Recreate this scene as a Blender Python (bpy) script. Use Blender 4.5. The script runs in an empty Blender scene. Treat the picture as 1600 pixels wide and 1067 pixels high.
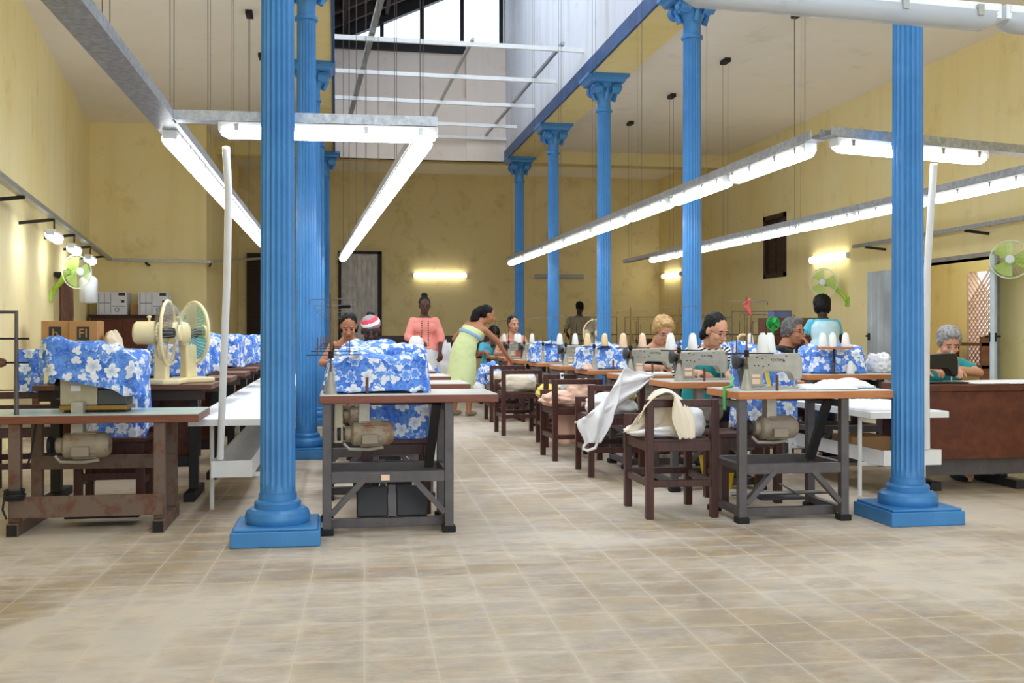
import bpy, bmesh, math, random
from math import sin, cos, pi, radians, sqrt, atan2
from mathutils import Vector, Matrix, noise as mnoise

# ------------------------------------------------------------------ camera, sky, exposure
sc = bpy.context.scene
COL = sc.collection
FPX, CAMH, TH = 1640.0, 1.085, radians(9.5)
cam_d = bpy.data.cameras.new('camera'); cam = bpy.data.objects.new('camera', cam_d); COL.objects.link(cam)
cam.location = (0, 0, CAMH); cam.rotation_euler = (pi / 2, 0, -TH)
cam_d.sensor_width = 36; cam_d.lens = 36 * FPX / 1600; cam_d.shift_y = -11.5 / 1600
cam_d.clip_start = .05; cam_d.clip_end = 300
sc.camera = cam
w = bpy.data.worlds.new('sky'); sc.world = w; w.use_nodes = True
w.node_tree.nodes['Background'].inputs[0].default_value = (0.76, 0.87, 1.0, 1)
w.node_tree.nodes['Background'].inputs[1].default_value = 2.6
LAMP_POWER = 14.0
sc.view_settings.view_transform = 'Standard'; sc.view_settings.look = 'None'
sc.view_settings.gamma = 1.0; sc.view_settings.exposure = 0.25
sc.view_settings.use_curve_mapping = False
sc.cycles.max_bounces = 9; sc.cycles.diffuse_bounces = 7; sc.cycles.transparent_max_bounces = 12
sc.cycles.sample_clamp_indirect = 6
sc.cycles.use_denoising = True

R_ = random.Random(7)
CT, ST = cos(TH), sin(TH)
def at_d(px, py, d):                       # photo pixel + distance along the view axis -> place in the room
    xc = (px - 800) / FPX * d
    return Vector((xc * CT + d * ST, -xc * ST + d * CT, CAMH - (py - 522) / FPX * d))

# ------------------------------------------------------------------ mesh helpers
class MB:
    def __init__(s): s.v = []; s.f = []; s.uv = None
    def add(s, vs, fs):
        n = len(s.v); s.v += [tuple(p) for p in vs]; s.f += [tuple(i + n for i in f) for f in fs]; return s
    def box(s, x0, x1, y0, y1, z0, z1, m=None):
        vs = [(x0,y0,z0),(x1,y0,z0),(x1,y1,z0),(x0,y1,z0),(x0,y0,z1),(x1,y0,z1),(x1,y1,z1),(x0,y1,z1)]
        if m: vs = [m @ Vector(p) for p in vs]
        return s.add(vs, [(0,3,2,1),(4,5,6,7),(0,1,5,4),(1,2,6,5),(2,3,7,6),(3,0,4,7)])
    def bar(s, p0, p1, wx, wy, up=(0,0,1)):          # rectangular bar between two points
        p0, p1 = Vector(p0), Vector(p1); d = (p1 - p0).normalized(); u = Vector(up)
        if abs(d.dot(u)) > .98: u = Vector((0,1,0))
        a = d.cross(u).normalized(); b = a.cross(d).normalized(); a = a * wx / 2; b = b * wy / 2
        vs = [p0-a-b,p0+a-b,p0+a+b,p0-a+b,p1-a-b,p1+a-b,p1+a+b,p1-a+b]
        return s.add(vs, [(0,3,2,1),(4,5,6,7),(0,1,5,4),(1,2,6,5),(2,3,7,6),(3,0,4,7)])
    def tube(s, pts, r, seg=8, caps=True):
        pts = [Vector(p) for p in pts]; n = len(pts)
        rs = r if isinstance(r, (list, tuple)) else [r] * n
        base = len(s.v); ref = None
        for i, p in enumerate(pts):
            d = (pts[min(i+1,n-1)] - pts[max(i-1,0)]).normalized()
            if ref is None:
                ref = d.cross(Vector((0,0,1))) if abs(d.z) < .95 else d.cross(Vector((1,0,0)))
            a = (ref - d * ref.dot(d)).normalized(); ref = a; b = d.cross(a)
            for k in range(seg):
                t = 2 * pi * k / seg; s.v.append(tuple(p + (a * cos(t) + b * sin(t)) * rs[i]))
        for i in range(n - 1):
            for k in range(seg):
                k2 = (k + 1) % seg
                s.f.append((base+i*seg+k, base+i*seg+k2, base+(i+1)*seg+k2, base+(i+1)*seg+k))
        if caps:
            s.f.append(tuple(base + k for k in reversed(range(seg)))); s.f.append(tuple(base + (n-1)*seg + k for k in range(seg)))
        return s
    def cyl(s, p0, p1, r0, r1=None, seg=16): return s.tube([p0, p1], [r0, r0 if r1 is None else r1], seg)
    def lathe(s, prof, c=(0,0,0), axis='z', seg=24, caps=True):
        base = len(s.v); n = len(prof)
        for r, h in prof:
            for k in range(seg):
                t = 2 * pi * k / seg; a, b = r * cos(t), r * sin(t)
                p = (a, b, h) if axis == 'z' else ((h, a, b) if axis == 'x' else (b, h, a))
                s.v.append((p[0]+c[0], p[1]+c[1], p[2]+c[2]))
        for i in range(n - 1):
            for k in range(seg):
                k2 = (k + 1) % seg
                s.f.append((base+i*seg+k, base+i*seg+k2, base+(i+1)*seg+k2, base+(i+1)*seg+k))
        if caps:
            s.f.append(tuple(base + k for k in reversed(range(seg)))); s.f.append(tuple(base + (n-1)*seg + k for k in range(seg)))
        return s
    def ell(s, c, r, seg=16, rings=10, m=None):
        c = Vector(c); base = len(s.v); r = (r, r, r) if isinstance(r, (int, float)) else r
        def P(th, ph):
            p = Vector((r[0]*sin(th)*cos(ph), r[1]*sin(th)*sin(ph), r[2]*cos(th)))
            return tuple(c + (m @ p if m else p))
        s.v.append(P(0, 0))
        for i in range(1, rings):
            for k in range(seg): s.v.append(P(pi*i/rings, 2*pi*k/seg))
        s.v.append(P(pi, 0)); last = len(s.v) - 1
        for k in range(seg): s.f.append((base, base+1+k, base+1+(k+1)%seg))
        for i in range(rings - 2):
            for k in range(seg):
                a = base+1+i*seg; b = a+seg; k2 = (k+1)%seg
                s.f.append((a+k, b+k, b+k2, a+k2))
        a = base+1+(rings-2)*seg
        for k in range(seg): s.f.append((last, a+(k+1)%seg, a+k))
        return s
    def torus(s, c, R, r, axis='z', seg=32, rs=8, m=None):
        pr = [(R + r*cos(2*pi*j/rs), r*sin(2*pi*j/rs)) for j in range(rs + 1)]
        t = MB().lathe(pr, (0,0,0), axis, seg, caps=False)
        vs = [ (m @ Vector(p) if m else Vector(p)) + Vector(c) for p in t.v]
        return s.add(vs, t.f)
    def prism(s, poly, y0, y1, plane='xz'):           # polygon in a plane pushed along the third axis
        n = len(poly)
        def P(a, b, t): return (a, t, b) if plane == 'xz' else ((t, a, b) if plane == 'yz' else (a, b, t))
        vs = [P(a, b, y0) for a, b in poly] + [P(a, b, y1) for a, b in poly]
        fs = [tuple(range(n)), tuple(reversed(range(n, 2*n)))]
        fs += [(i, i+n, (i+1)%n+n, (i+1)%n) for i in range(n)]
        return s.add(vs, fs)
    def xf(s, m):
        s.v = [tuple(m @ Vector(p)) for p in s.v]; return s
    def join(s, o, m=None):
        return s.add([m @ Vector(p) for p in o.v] if m else o.v, o.f)
    def mesh(s, name, smooth=None):
        me = bpy.data.meshes.new(name); me.from_pydata(s.v, [], s.f)
        b = bmesh.new(); b.from_mesh(me); bmesh.ops.recalc_face_normals(b, faces=b.faces); b.to_mesh(me); b.free()
        if smooth: 
            for p in me.polygons: p.use_smooth = True
            if smooth != 'all':
                try: me.set_sharp_from_angle(angle=radians(38 if smooth is True else smooth))
                except Exception: pass
        return me
    def build(s, name, mat, parent=None, smooth=True, bev=0, loc=None):
        o = bpy.data.objects.new(name, s.mesh(name, smooth)); COL.objects.link(o)
        if mat: o.data.materials.append(mat)
        if parent: o.parent = parent
        if loc: o.location = loc
        if bev:
            b = o.modifiers.new('bevel', 'BEVEL'); b.width = bev; b.segments = 2; b.limit_method = 'ANGLE'; b.angle_limit = radians(40)
        return o
def tag(o, label=None, cat=None, group=None, kind=None):
    if label: o['label'] = label
    if cat: o['category'] = cat
    if group: o['group'] = group
    if kind: o['kind'] = kind
    return o
def empty(name, loc=(0,0,0), rz=0, label=None, cat=None, group=None):
    o = bpy.data.objects.new(name, None); COL.objects.link(o); o.empty_display_size = .1
    o.location = loc; o.rotation_euler = (0, 0, rz)
    return tag(o, label, cat, group)
KIDS = {}
def dup(o, loc=None, rz=None, label=None, group=None, parent=None):
    c = o.copy(); COL.objects.link(c)
    if parent: c.parent = parent
    for ch in list(o.children): dup(ch, parent=c)
    if loc is not None: c.location = loc
    if rz is not None: c.rotation_euler = (0, 0, rz)
    if label: c['label'] = label
    if group: c['group'] = group
    return c
def struct(name, mb, mat, smooth=False, bev=0):
    return tag(mb.build(name, mat, None, smooth, bev), kind='structure')
def uv_box(me, off=0.0):
    uvl = me.uv_layers.new(name='UVMap'); 
    for p in me.polygons:
        n = p.normal; ax, ay, az = abs(n.x), abs(n.y), abs(n.z)
        for li in p.loop_indices:
            c = me.vertices[me.loops[li].vertex_index].co
            if az >= ax and az >= ay: u = (c.x, c.y)
            elif ay >= ax: u = (c.x, c.z)
            else: u = (c.y, c.z)
            uvl.data[li].uv = (u[0] + off, u[1] + off * .7)
def nz(x, y=0, z=0): return mnoise.noise(Vector((x, y, z)))
def text_mesh(s, size, name, mat, parent, m, depth=.0006):
    cu = bpy.data.curves.new(name, 'FONT'); cu.body = s; cu.size = size; cu.align_x = 'CENTER'; cu.align_y = 'CENTER'; cu.extrude = depth
    t = bpy.data.objects.new('t', cu); COL.objects.link(t)
    bpy.context.view_layer.update()
    me = bpy.data.meshes.new_from_object(t.evaluated_get(bpy.context.evaluated_depsgraph_get()))
    bpy.data.objects.remove(t); me.transform(m)
    me.name = name; me.materials.clear(); me.materials.append(mat)
    o = bpy.data.objects.new(name, me); COL.objects.link(o); o.parent = parent
    return o

# ------------------------------------------------------------------ materials
def srgb(r, g, b):
    f = lambda c: (c/255/12.92) if c <= 10 else ((c/255 + .055)/1.055) ** 2.4
    return (f(r), f(g), f(b), 1)
class NT:
    def __init__(s, name):
        s.m = bpy.data.materials.new(name); s.m.use_nodes = True; s.t = s.m.node_tree
        s.b = s.t.nodes['Principled BSDF']
    def n(s, ty, **kw):
        nd = s.t.nodes.new(ty)
        for k, v in kw.items(): setattr(nd, k, v)
        return nd
    def l(s, a, b): s.t.links.new(a, b)
    def math(s, op, a, b=None, c=None):
        nd = s.n('ShaderNodeMath', operation=op)
        for i, x in enumerate((a, b, c)):
            if x is None: continue
            if isinstance(x, (int, float)): nd.inputs[i].default_value = x
            else: s.l(x, nd.inputs[i])
        return nd.outputs[0]
    def mix(s, f, a, b):
        nd = s.n('ShaderNodeMix', data_type='RGBA')
        for k, x in ((0, f), (6, a), (7, b)):
            if isinstance(x, (int, float, tuple)): nd.inputs[k].default_value = x
            else: s.l(x, nd.inputs[k])
        return nd.outputs[2]
    def noise(s, co, scale, detail=3, rough=.55, dist=0):
        nd = s.n('ShaderNodeTexNoise'); nd.inputs['Scale'].default_value = scale; nd.inputs['Detail'].default_value = detail
        nd.inputs['Roughness'].default_value = rough; nd.inputs['Distortion'].default_value = dist
        if co is not None: s.l(co, nd.inputs['Vector'])
        return nd.outputs['Fac']
    def ramp(s, f, lo, hi):
        nd = s.n('ShaderNodeMapRange'); nd.inputs[1].default_value = lo; nd.inputs[2].default_value = hi; nd.clamp = True
        s.l(f, nd.inputs[0]); return nd.outputs[0]
    def obj(s, scale=None):
        tc = s.n('ShaderNodeTexCoord').outputs['Object']
        if not scale: return tc
        mp = s.n('ShaderNodeMapping'); mp.inputs['Scale'].default_value = scale; s.l(tc, mp.inputs[0]); return mp.outputs[0]
    def uv(s): return s.n('ShaderNodeTexCoord').outputs['UV']
    def set(s, col=None, rough=.6, metal=0, spec=None):
        if col is not None:
            if isinstance(col, tuple): s.b.inputs['Base Color'].default_value = col
            else: s.l(col, s.b.inputs['Base Color'])
        if isinstance(rough, (int, float)): s.b.inputs['Roughness'].default_value = rough
        else: s.l(rough, s.b.inputs['Roughness'])
        s.b.inputs['Metallic'].default_value = metal
        if spec is not None: s.b.inputs['Specular IOR Level'].default_value = spec
        return s
    def bump(s, h, strength=.3, dist=.01):
        nd = s.n('ShaderNodeBump'); nd.inputs['Strength'].default_value = strength; nd.inputs['Distance'].default_value = dist
        s.l(h, nd.inputs['Height']); s.l(nd.outputs[0], s.b.inputs['Normal'])
M = {}
def simple(name, col, rough=.6, metal=0, var=.12, scale=9, bump=0, spec=None, stretch=None):
    t = NT(name); co = t.obj(stretch); f = t.noise(co, scale, 4)
    dark = tuple(c * (1 - var * 2) for c in col[:3]) + (1,); lite = tuple(min(1, c * (1 + var)) for c in col[:3]) + (1,)
    t.set(t.mix(t.ramp(f, .3, .7), dark, lite), rough, metal, spec)
    if bump: t.bump(f, bump, .004)
    M[name] = t.m; return t.m
def plaster(name, base, dark, pale, streak=.5):
    t = NT(name); co = t.obj()
    big = t.noise(co, .55, 4, .6); mid = t.noise(co, 2.6, 5, .65, .4); fine = t.noise(co, 24, 4)
    vert = t.noise(t.obj((2.2, 2.2, .22)), 1.6, 4, .6)
    c = t.mix(t.ramp(big, .35, .7), base, pale)
    c = t.mix(t.math('MULTIPLY', t.ramp(vert, .5, .75), streak), c, dark)
    c = t.mix(t.math('MULTIPLY', t.ramp(mid, .58, .76), .55), c, dark)
    c = t.mix(t.math('MULTIPLY', t.ramp(fine, .4, .8), .12), c, pale)
    t.set(c, .85, 0, .2); t.bump(t.noise(co, 14, 5), .12, .01)
    M[name] = t.m
plaster('wall', srgb(236,218,156), srgb(206,184,116), srgb(240,228,182), .22)
plaster('wall_far', srgb(226,206,146), srgb(190,168,104), srgb(230,214,164), .3)
plaster('beam_yellow', srgb(218,200,138), srgb(180,160,96), srgb(224,208,156), .2)
plaster('upper', srgb(228,212,196), srgb(206,184,162), srgb(232,220,208), .25); plaster('upper_white', srgb(214,216,224), srgb(186,180,168), srgb(226,228,234), .6)
plaster('ceiling', srgb(236,230,220), srgb(214,206,192), srgb(240,236,228), .1)
def far_wall():
    t = NT('wall_back'); co = t.obj()
    big = t.noise(co, .5, 5, .6); mid = t.noise(co, 1.7, 6, .68, .5)
    c = t.mix(t.ramp(big, .35, .7), srgb(226,210,158), srgb(232,218,172))
    c = t.mix(t.math('MULTIPLY', t.ramp(mid, .52, .68), .6), c, srgb(190,172,112))
    peel = t.noise(co, 2.4, 8, .72, .3)
    c = t.mix(t.math('MULTIPLY', t.ramp(peel, .66, .7), .75), c, srgb(186,182,166))
    t.set(c, .88, 0, .2); t.bump(mid, .2, .01); M['wall_back'] = t.m
far_wall()
def floor_mat():
    t = NT('floor_tiles'); co = t.obj()
    mp = t.n('ShaderNodeMapping'); mp.inputs['Rotation'].default_value = (0, 0, radians(1.5)); t.l(co, mp.inputs[0])
    br = t.n('ShaderNodeTexBrick'); br.offset = 0; br.squash = 1
    br.inputs['Scale'].default_value = 1; br.inputs['Brick Width'].default_value = .235; br.inputs['Row Height'].default_value = .235
    br.inputs['Mortar Size'].default_value = .0035; br.inputs['Mortar Smooth'].default_value = .5; br.inputs['Bias'].default_value = 0
    br.inputs['Color1'].default_value = (0,0,0,1); br.inputs['Color2'].default_value = (1,1,1,1); br.inputs['Mortar'].default_value = (.5,.5,.5,1)
    t.l(mp.outputs[0], br.inputs[0])
    sep = t.n('ShaderNodeSeparateColor'); t.l(br.outputs['Color'], sep.inputs[0]); rnd = sep.outputs[0]
    f = t.noise(co, 5, 6, .65, .3); f2 = t.noise(co, 17, 5, .7)
    b2 = t.n('ShaderNodeTexBrick'); b2.offset = 0; b2.squash = 1
    for k, v in (('Scale', 1), ('Brick Width', .235), ('Row Height', .235), ('Mortar Size', .03), ('Mortar Smooth', 1.0), ('Bias', 0)): b2.inputs[k].default_value = v
    t.l(mp.outputs[0], b2.inputs[0])
    tile = t.mix(rnd, srgb(148,124,92), srgb(172,150,116))
    tile = t.mix(t.math('MULTIPLY', t.ramp(f, .4, .68), .6), tile, srgb(140,134,128))
    tile = t.mix(t.math('MULTIPLY', t.ramp(f2, .5, .75), .45), tile, srgb(180,166,140))
    # pale cloth and plaster dust trodden over the tiles, gathered along the joints, thinner in patches
    d1 = t.noise(co, .5, 4, .6, .8); d2 = t.noise(t.obj((1, 1.9, 1)), 4.6, 7, .74, .4); d3 = t.noise(t.obj((1, 3, 1)), 16, 5, .7)
    dm = t.math('ADD', t.math('MULTIPLY', t.ramp(d1, .3, .7), .62), t.math('ADD', t.math('MULTIPLY', d2, .62), t.math('MULTIPLY', d3, .22)))
    dm = t.math('ADD', dm, t.math('ADD', t.math('MULTIPLY', b2.outputs['Fac'], .07), t.math('MULTIPLY', rnd, -.09)))
    dust = t.ramp(dm, .52, .84)
    c = t.mix(t.math('MULTIPLY', dust, .93), tile, t.mix(t.ramp(f, .35, .7), srgb(208,193,172), srgb(194,183,170)))
    c = t.mix(t.math('MULTIPLY', br.outputs['Fac'], t.math('SUBTRACT', .62, t.math('MULTIPLY', dust, .5))), c, srgb(212,200,178))
    t.set(c, t.math('ADD', t.math('MULTIPLY', dust, .3), .45), 0, .35)
    t.bump(t.math('SUBTRACT', t.math('MULTIPLY', f2, .25), br.outputs['Fac']), .2, .003); M['floor'] = t.m
floor_mat()
def blue_mat():
    t = NT('blue_paint'); co = t.obj(); f = t.noise(co, 3.0, 5, .6); g = t.noise(t.obj((8,8,.8)), 2.2, 5, .65)
    c = t.mix(t.ramp(f, .3, .7), srgb(50,116,176), srgb(66,136,194))
    c = t.mix(t.math('MULTIPLY', t.ramp(g, .6, .8), .35), c, srgb(36,80,124))
    t.set(c, .38, 0, .5); M['blue'] = t.m
blue_mat()
def floral():
    t = NT('blue_floral_cotton'); co = t.uv()
    wob = t.n('ShaderNodeTexNoise'); wob.inputs['Scale'].default_value = 22; t.l(co, wob.inputs['Vector'])
    va = t.n('ShaderNodeVectorMath', operation='MULTIPLY_ADD'); va.inputs[1].default_value = (.04,.04,0)
    t.l(wob.outputs['Color'], va.inputs[0]); t.l(co, va.inputs[2]); cw = va.outputs[0]
    def layer(scale, r0, r1, pet, keep, seed):
        mp = t.n('ShaderNodeMapping'); mp.inputs['Location'].default_value = (seed, seed*.7, 0); t.l(cw, mp.inputs[0])
        vo = t.n('ShaderNodeTexVoronoi', voronoi_dimensions='2D'); vo.inputs['Scale'].default_value = scale; vo.inputs['Randomness'].default_value = .75
        t.l(mp.outputs[0], vo.inputs['Vector'])
        df = t.n('ShaderNodeVectorMath', operation='SUBTRACT'); t.l(mp.outputs[0], df.inputs[0]); t.l(vo.outputs['Position'], df.inputs[1])
        sx = t.n('ShaderNodeSeparateXYZ'); t.l(df.outputs[0], sx.inputs[0])
        ln = t.math('SQRT', t.math('ADD', t.math('MULTIPLY', sx.outputs[0], sx.outputs[0]), t.math('MULTIPLY', sx.outputs[1], sx.outputs[1])))
        an = t.math('ARCTAN2', sx.outputs[1], sx.outputs[0])
        sc_ = t.n('ShaderNodeSeparateColor'); t.l(vo.outputs['Color'], sc_.inputs[0])
        ph = t.math('MULTIPLY', sc_.outputs[0], 6.28)
        rad = t.math('ADD', r0, t.math('MULTIPLY', r1, t.math('POWER', t.math('ABSOLUTE', t.math('COSINE', t.math('ADD', t.math('MULTIPLY', an, pet/2), ph))), .55)))
        inside = t.math('LESS_THAN', ln, rad); inside = t.math('MULTIPLY', inside, t.math('LESS_THAN', sc_.outputs[1], keep))
        return inside, t.math('DIVIDE', ln, rad), sc_.outputs[2]
    bg = t.noise(co, 11, 4, .6, .8)
    c = t.mix(t.ramp(bg, .35, .68), srgb(58,108,206), srgb(112,160,230))
    c = t.mix(t.math('MULTIPLY', t.ramp(t.noise(co, 30, 3, .5, 1.2), .56, .62), .6), c, srgb(34,80,186))
    v2 = t.n('ShaderNodeTexVoronoi', feature='DISTANCE_TO_EDGE', voronoi_dimensions='2D'); v2.inputs['Scale'].default_value = 30; t.l(cw, v2.inputs['Vector'])
    c = t.mix(t.math('MULTIPLY', t.math('LESS_THAN', v2.outputs['Distance'], .06), .16), c, srgb(196,216,248))
    i3, q3, z3 = layer(13, .012, .024, 6, .5, 5.3)
    line3 = t.math('MULTIPLY', i3, t.math('GREATER_THAN', q3, .72))
    c = t.mix(t.math('MULTIPLY', i3, .35), c, srgb(120,170,240)); c = t.mix(t.math('MULTIPLY', line3, .75), c, srgb(214,228,250))
    i2, q2, z2 = layer(12, .008, .018, 3, .45, 2.1)
    c = t.mix(i2, c, srgb(226,230,238))
    i1, q1, z1 = layer(8.2, .02, .022, 5, .72, 0)
    pet = t.mix(t.ramp(q1, .1, .75), srgb(176,196,226), srgb(238,238,238))
    c = t.mix(i1, c, pet)
    t.set(c, .8, 0, .2); t.bump(t.noise(co, 240, 2), .1, .001); M['floral'] = t.m
floral()
def cloth(name, col, var=.06):
    t = NT(name); f = t.noise(t.obj(), 12, 4); wv = t.noise(t.obj(), 320, 2)
    dark = tuple(c * (1 - var) for c in col[:3]) + (1,)
    t.set(t.mix(f, col, dark), .9, 0, .15); t.bump(wv, .12, .001)
    t.b.inputs['Sheen Weight'].default_value = .15; M[name] = t.m
cloth('cloth_white', srgb(238,236,236)); cloth('cloth_cream', srgb(236,222,198)); cloth('cloth_peach', srgb(238,196,172))
cloth('cloth_pink', srgb(238,150,138)); cloth('cloth_green', srgb(214,224,164)); cloth('cloth_yellow', srgb(236,214,110))
cloth('cloth_black', srgb(24,24,28)); cloth('cloth_teal', srgb(40,150,150)); cloth('cloth_sky', srgb(96,190,216)); cloth('cloth_mist', srgb(190,222,232))
cloth('denim', srgb(40,56,88)); cloth('cloth_brown', srgb(150,138,114)); cloth('cloth_blueband', srgb(150,180,214)); cloth('cloth_blue', srgb(52,90,190))
def wood(name, a, b, rough=.45, sx=(1.2, 14, 14)):
    t = NT(name); co = t.obj(sx); f = t.noise(co, 3, 6, .6, .8); g = t.noise(t.obj(), 5, 4)
    c = t.mix(t.ramp(f, .3, .7), a, b); c = t.mix(t.math('MULTIPLY', t.ramp(g, .55, .8), .35), c, tuple(x*.55 for x in a[:3]) + (1,))
    t.set(c, rough, 0, .4); M[name] = t.m
wood('wood_dark', srgb(58,30,24), srgb(84,48,38), .38, (14, 14, 1.2))
wood('wood_edge', srgb(108,58,40), srgb(134,78,54), .4)
wood('wood_orange', srgb(176,104,58), srgb(200,134,82), .42)
wood('wood_cabinet', srgb(74,34,22), srgb(106,54,35), .38, (3, 3, 3))
wood('wood_brown', srgb(84,50,34), srgb(112,72,50), .5)
wood('wood_old', srgb(40,28,22), srgb(62,46,36), .7)
wood('rafters', srgb(38,26,20), srgb(62,42,30), .75)
def rust(name, a, b, th=.52):
    t = NT(name); co = t.obj(); f = t.noise(co, 9, 7, .7, .3); g = t.noise(co, 40, 4)
    c = t.mix(t.ramp(f, th, th + .12), a, b); c = t.mix(t.math('MULTIPLY', g, .3), c, tuple(x*.5 for x in a[:3]) + (1,))
    t.set(c, .6, .1); t.bump(f, .2, .002); M[name] = t.m
rust('rusty_steel', srgb(112,92,78), srgb(104,62,38), .5)
rust('rusty_motor', srgb(156,142,120), srgb(132,86,52), .52)
rust('motor_grey', srgb(146,134,118), srgb(110,94,74), .62)
simple('frame_grey', srgb(92,86,86), .5, .2, .1, 14); simple('frame_dark', srgb(40,38,38), .5, .2, .1); simple('rubber', srgb(24,23,23), .8)
simple('laminate', srgb(214,214,208), .28, 0, .05, 5); simple('laminate_green', srgb(186,206,198), .3, 0, .06, 5)
simple('white_paint', srgb(232,231,228), .4, 0, .03); simple('white_board', srgb(232,234,236), .45, 0, .03, 4)
simple('machine_grey', srgb(168,162,148), .38, .1, .07, 22); simple('machine_dark', srgb(70,72,74), .4, .3, .1); simple('machine_black', srgb(18,18,19), .25, 0, .1)
simple('machine_beige', srgb(176,164,136), .4, 0, .08); simple('brass', srgb(150,118,62), .4, .8, .1); simple('steel', srgb(170,170,168), .3, .9, .08)
simple('pole_brown', srgb(120,92,60), .45, .5, .15, 30)
def galv():
    t = NT('galvanized_steel'); co = t.obj(); f = t.noise(co, 30, 5, .7); g = t.noise(co, 3, 3)
    t.set(t.mix(t.ramp(f, .3, .7), srgb(140,142,144), srgb(196,198,200)), t.math('ADD', t.math('MULTIPLY', g, .25), .3), .75); M['galv'] = t.m
galv()
simple('cone_white', srgb(240,240,236), .75, 0, .02); simple('cone_cream', srgb(236,208,158), .75, 0, .03); simple('cone_peach', srgb(240,206,176), .75, 0, .03)
simple('fan_cream', srgb(232,216,168), .4, 0, .04); simple('fan_green', srgb(160,200,70), .4, 0, .08); simple('fan_pale', srgb(214,226,196), .4, 0, .05)
simple('cardboard', srgb(176,134,88), .85, 0, .06); simple('print_white', srgb(216,218,224), .6, 0, .03); simple('print_blue', srgb(96,110,150), .6)
simple('print_dark', srgb(40,46,44), .6); simple('yellow_plastic', srgb(240,206,30), .4, 0, .04); simple('red_plastic', srgb(214,60,40), .4)
simple('green_ribbon', srgb(90,180,90), .6); simple('pink_ribbon', srgb(236,90,96), .6); simple('green_plastic', srgb(30,170,80), .35, 0, .08)
simple('white_plastic', srgb(222,228,232), .35, 0, .03); simple('wire', srgb(96,92,86), .5, .5, .05); simple('black_iron', srgb(34,32,32), .6, .3)
simple('door_paint', srgb(206,204,204), .6, 0, .14, 4, 0, None, (4, 4, 1)); simple('shutter_brown', srgb(60,36,26), .6)
simple('pale_door', srgb(150,146,138), .6); simple('lattice_pink', srgb(214,180,160), .7); simple('zinc_sheet', srgb(200,212,220), .45, .3, .14, 2.0)
simple('cord', srgb(196,186,160), .7); simple('blue_trim', srgb(28,76,132), .45, 0, .25, 6)
def glassy(name, col, tr, rough=.25):                                    # wire guards and frosted covers read through
    t = NT(name); tb = t.n('ShaderNodeBsdfTransparent'); mx = t.n('ShaderNodeMixShader'); mx.inputs[0].default_value = 1 - tr
    t.set(col, rough); out = t.t.nodes['Material Output']
    t.l(tb.outputs[0], mx.inputs[1]); t.l(t.b.outputs[0], mx.inputs[2]); t.l(mx.outputs[0], out.inputs[0]); M[name] = t.m
glassy('blade_smoke', srgb(150,140,128), .35); glassy('blade_teal', srgb(70,180,170), .2); glassy('blade_lime', srgb(176,206,96), .2); glassy('cover_clear', srgb(200,206,214), .3); glassy('pane', srgb(235,240,245), .93, .05)
def glow(name, col, k):
    t = NT(name); t.set(srgb(240,240,240), .4); t.b.inputs['Emission Color'].default_value = col; t.b.inputs['Emission Strength'].default_value = k; M[name] = t.m
glow('tube_cool', (0.93, 0.96, 1.0, 1), LAMP_POWER); glow('tube_warm', (1.0, 0.93, 0.72, 1), LAMP_POWER * .8)
def skin(name, a):
    t = NT(name); f = t.noise(t.obj(), 18, 3); t.set(t.mix(f, a, tuple(c * .86 for c in a[:3]) + (1,)), .55, 0, .35)
    t.b.inputs['Subsurface Weight'].default_value = 0.04; M[name] = t.m
skin('skin_light', srgb(206,152,122)); skin('skin_tan', srgb(178,120,88)); skin('skin_dark', srgb(84,54,44)); skin('skin_deep', srgb(62,42,36))
simple('lips', srgb(150,70,64), .5); simple('lips_dark', srgb(84,44,44), .5); simple('eye_dark', srgb(36,24,20), .3); simple('brow', srgb(44,30,24), .8)
simple('hair_black', srgb(13,11,11), .6, 0, .3, 40, .4, .25); simple('hair_grey', srgb(150,148,146), .65, 0, .3, 40, .4); simple('hair_blond', srgb(188,150,96), .6, 0, .25, 40, .4)
simple('hair_mix', srgb(104,100,98), .65, 0, .35, 40, .4); simple('scarf_pink', srgb(226,70,96), .8); simple('scarf_grey', srgb(150,140,140), .8)
def stripes():
    t = NT('striped_jersey'); sx = t.n('ShaderNodeSeparateXYZ'); t.l(t.obj(), sx.inputs[0])
    f = t.math('GREATER_THAN', t.math('SINE', t.math('MULTIPLY', t.math('ADD', sx.outputs[2], t.math('MULTIPLY', sx.outputs[0], .5)), 260)), -.1)
    t.set(t.mix(f, srgb(30,30,36), srgb(228,228,230)), .9); M['stripes'] = t.m
stripes()
# ------------------------------------------------------------------ room shell
XR, YB, ZC, ZB = 7.4, 23.5, 4.5, 4.68          # right wall, back wall, aisle ceilings
XL = lambda y: -1.82 - .118 * y                 # the left wall runs askew
NL, NR = -.05, 3.08                             # inner faces of the tall nave
struct('floor', MB().box(-8, 13, -3.5, 24.5, -.2, 0), M['floor'])
mb = MB(); a, b = (XL(-3), -3), (XL(17.8), 17.8)
mb.prism([a, b, (b[0]-.3, b[1]), (a[0]-.3, a[1])], 0, ZC + .2, 'xy'); struct('wall_left', mb, M['wall'])
struct('wall_left_block', MB().box(XL(17.8)-.4, -2.1, 17.8, YB + .2, 0, ZB + .2), M['wall'])
struct('wall_back', MB().box(-5, XR + .3, YB, YB + .3, 0, ZB + .2), M['wall_back'])
mb = MB(); D0, D1, DZ = 10.85, 12.85, 1.98      # doorway, shuttered window
mb.box(XR, XR+.3, -3, D0, 0, ZB+.2).box(XR, XR+.3, D0, D1, DZ, ZB+.2).box(XR, XR+.3, D1, 16.52, 0, ZB+.2)
mb.box(XR, XR+.3, 16.52, 17.4, 0, 2.07).box(XR, XR+.3, 16.52, 17.4, 3.11, ZB+.2).box(XR, XR+.3, 17.4, YB+.3, 0, ZB+.2)
struct('wall_right', mb, M['wall'])
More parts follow.
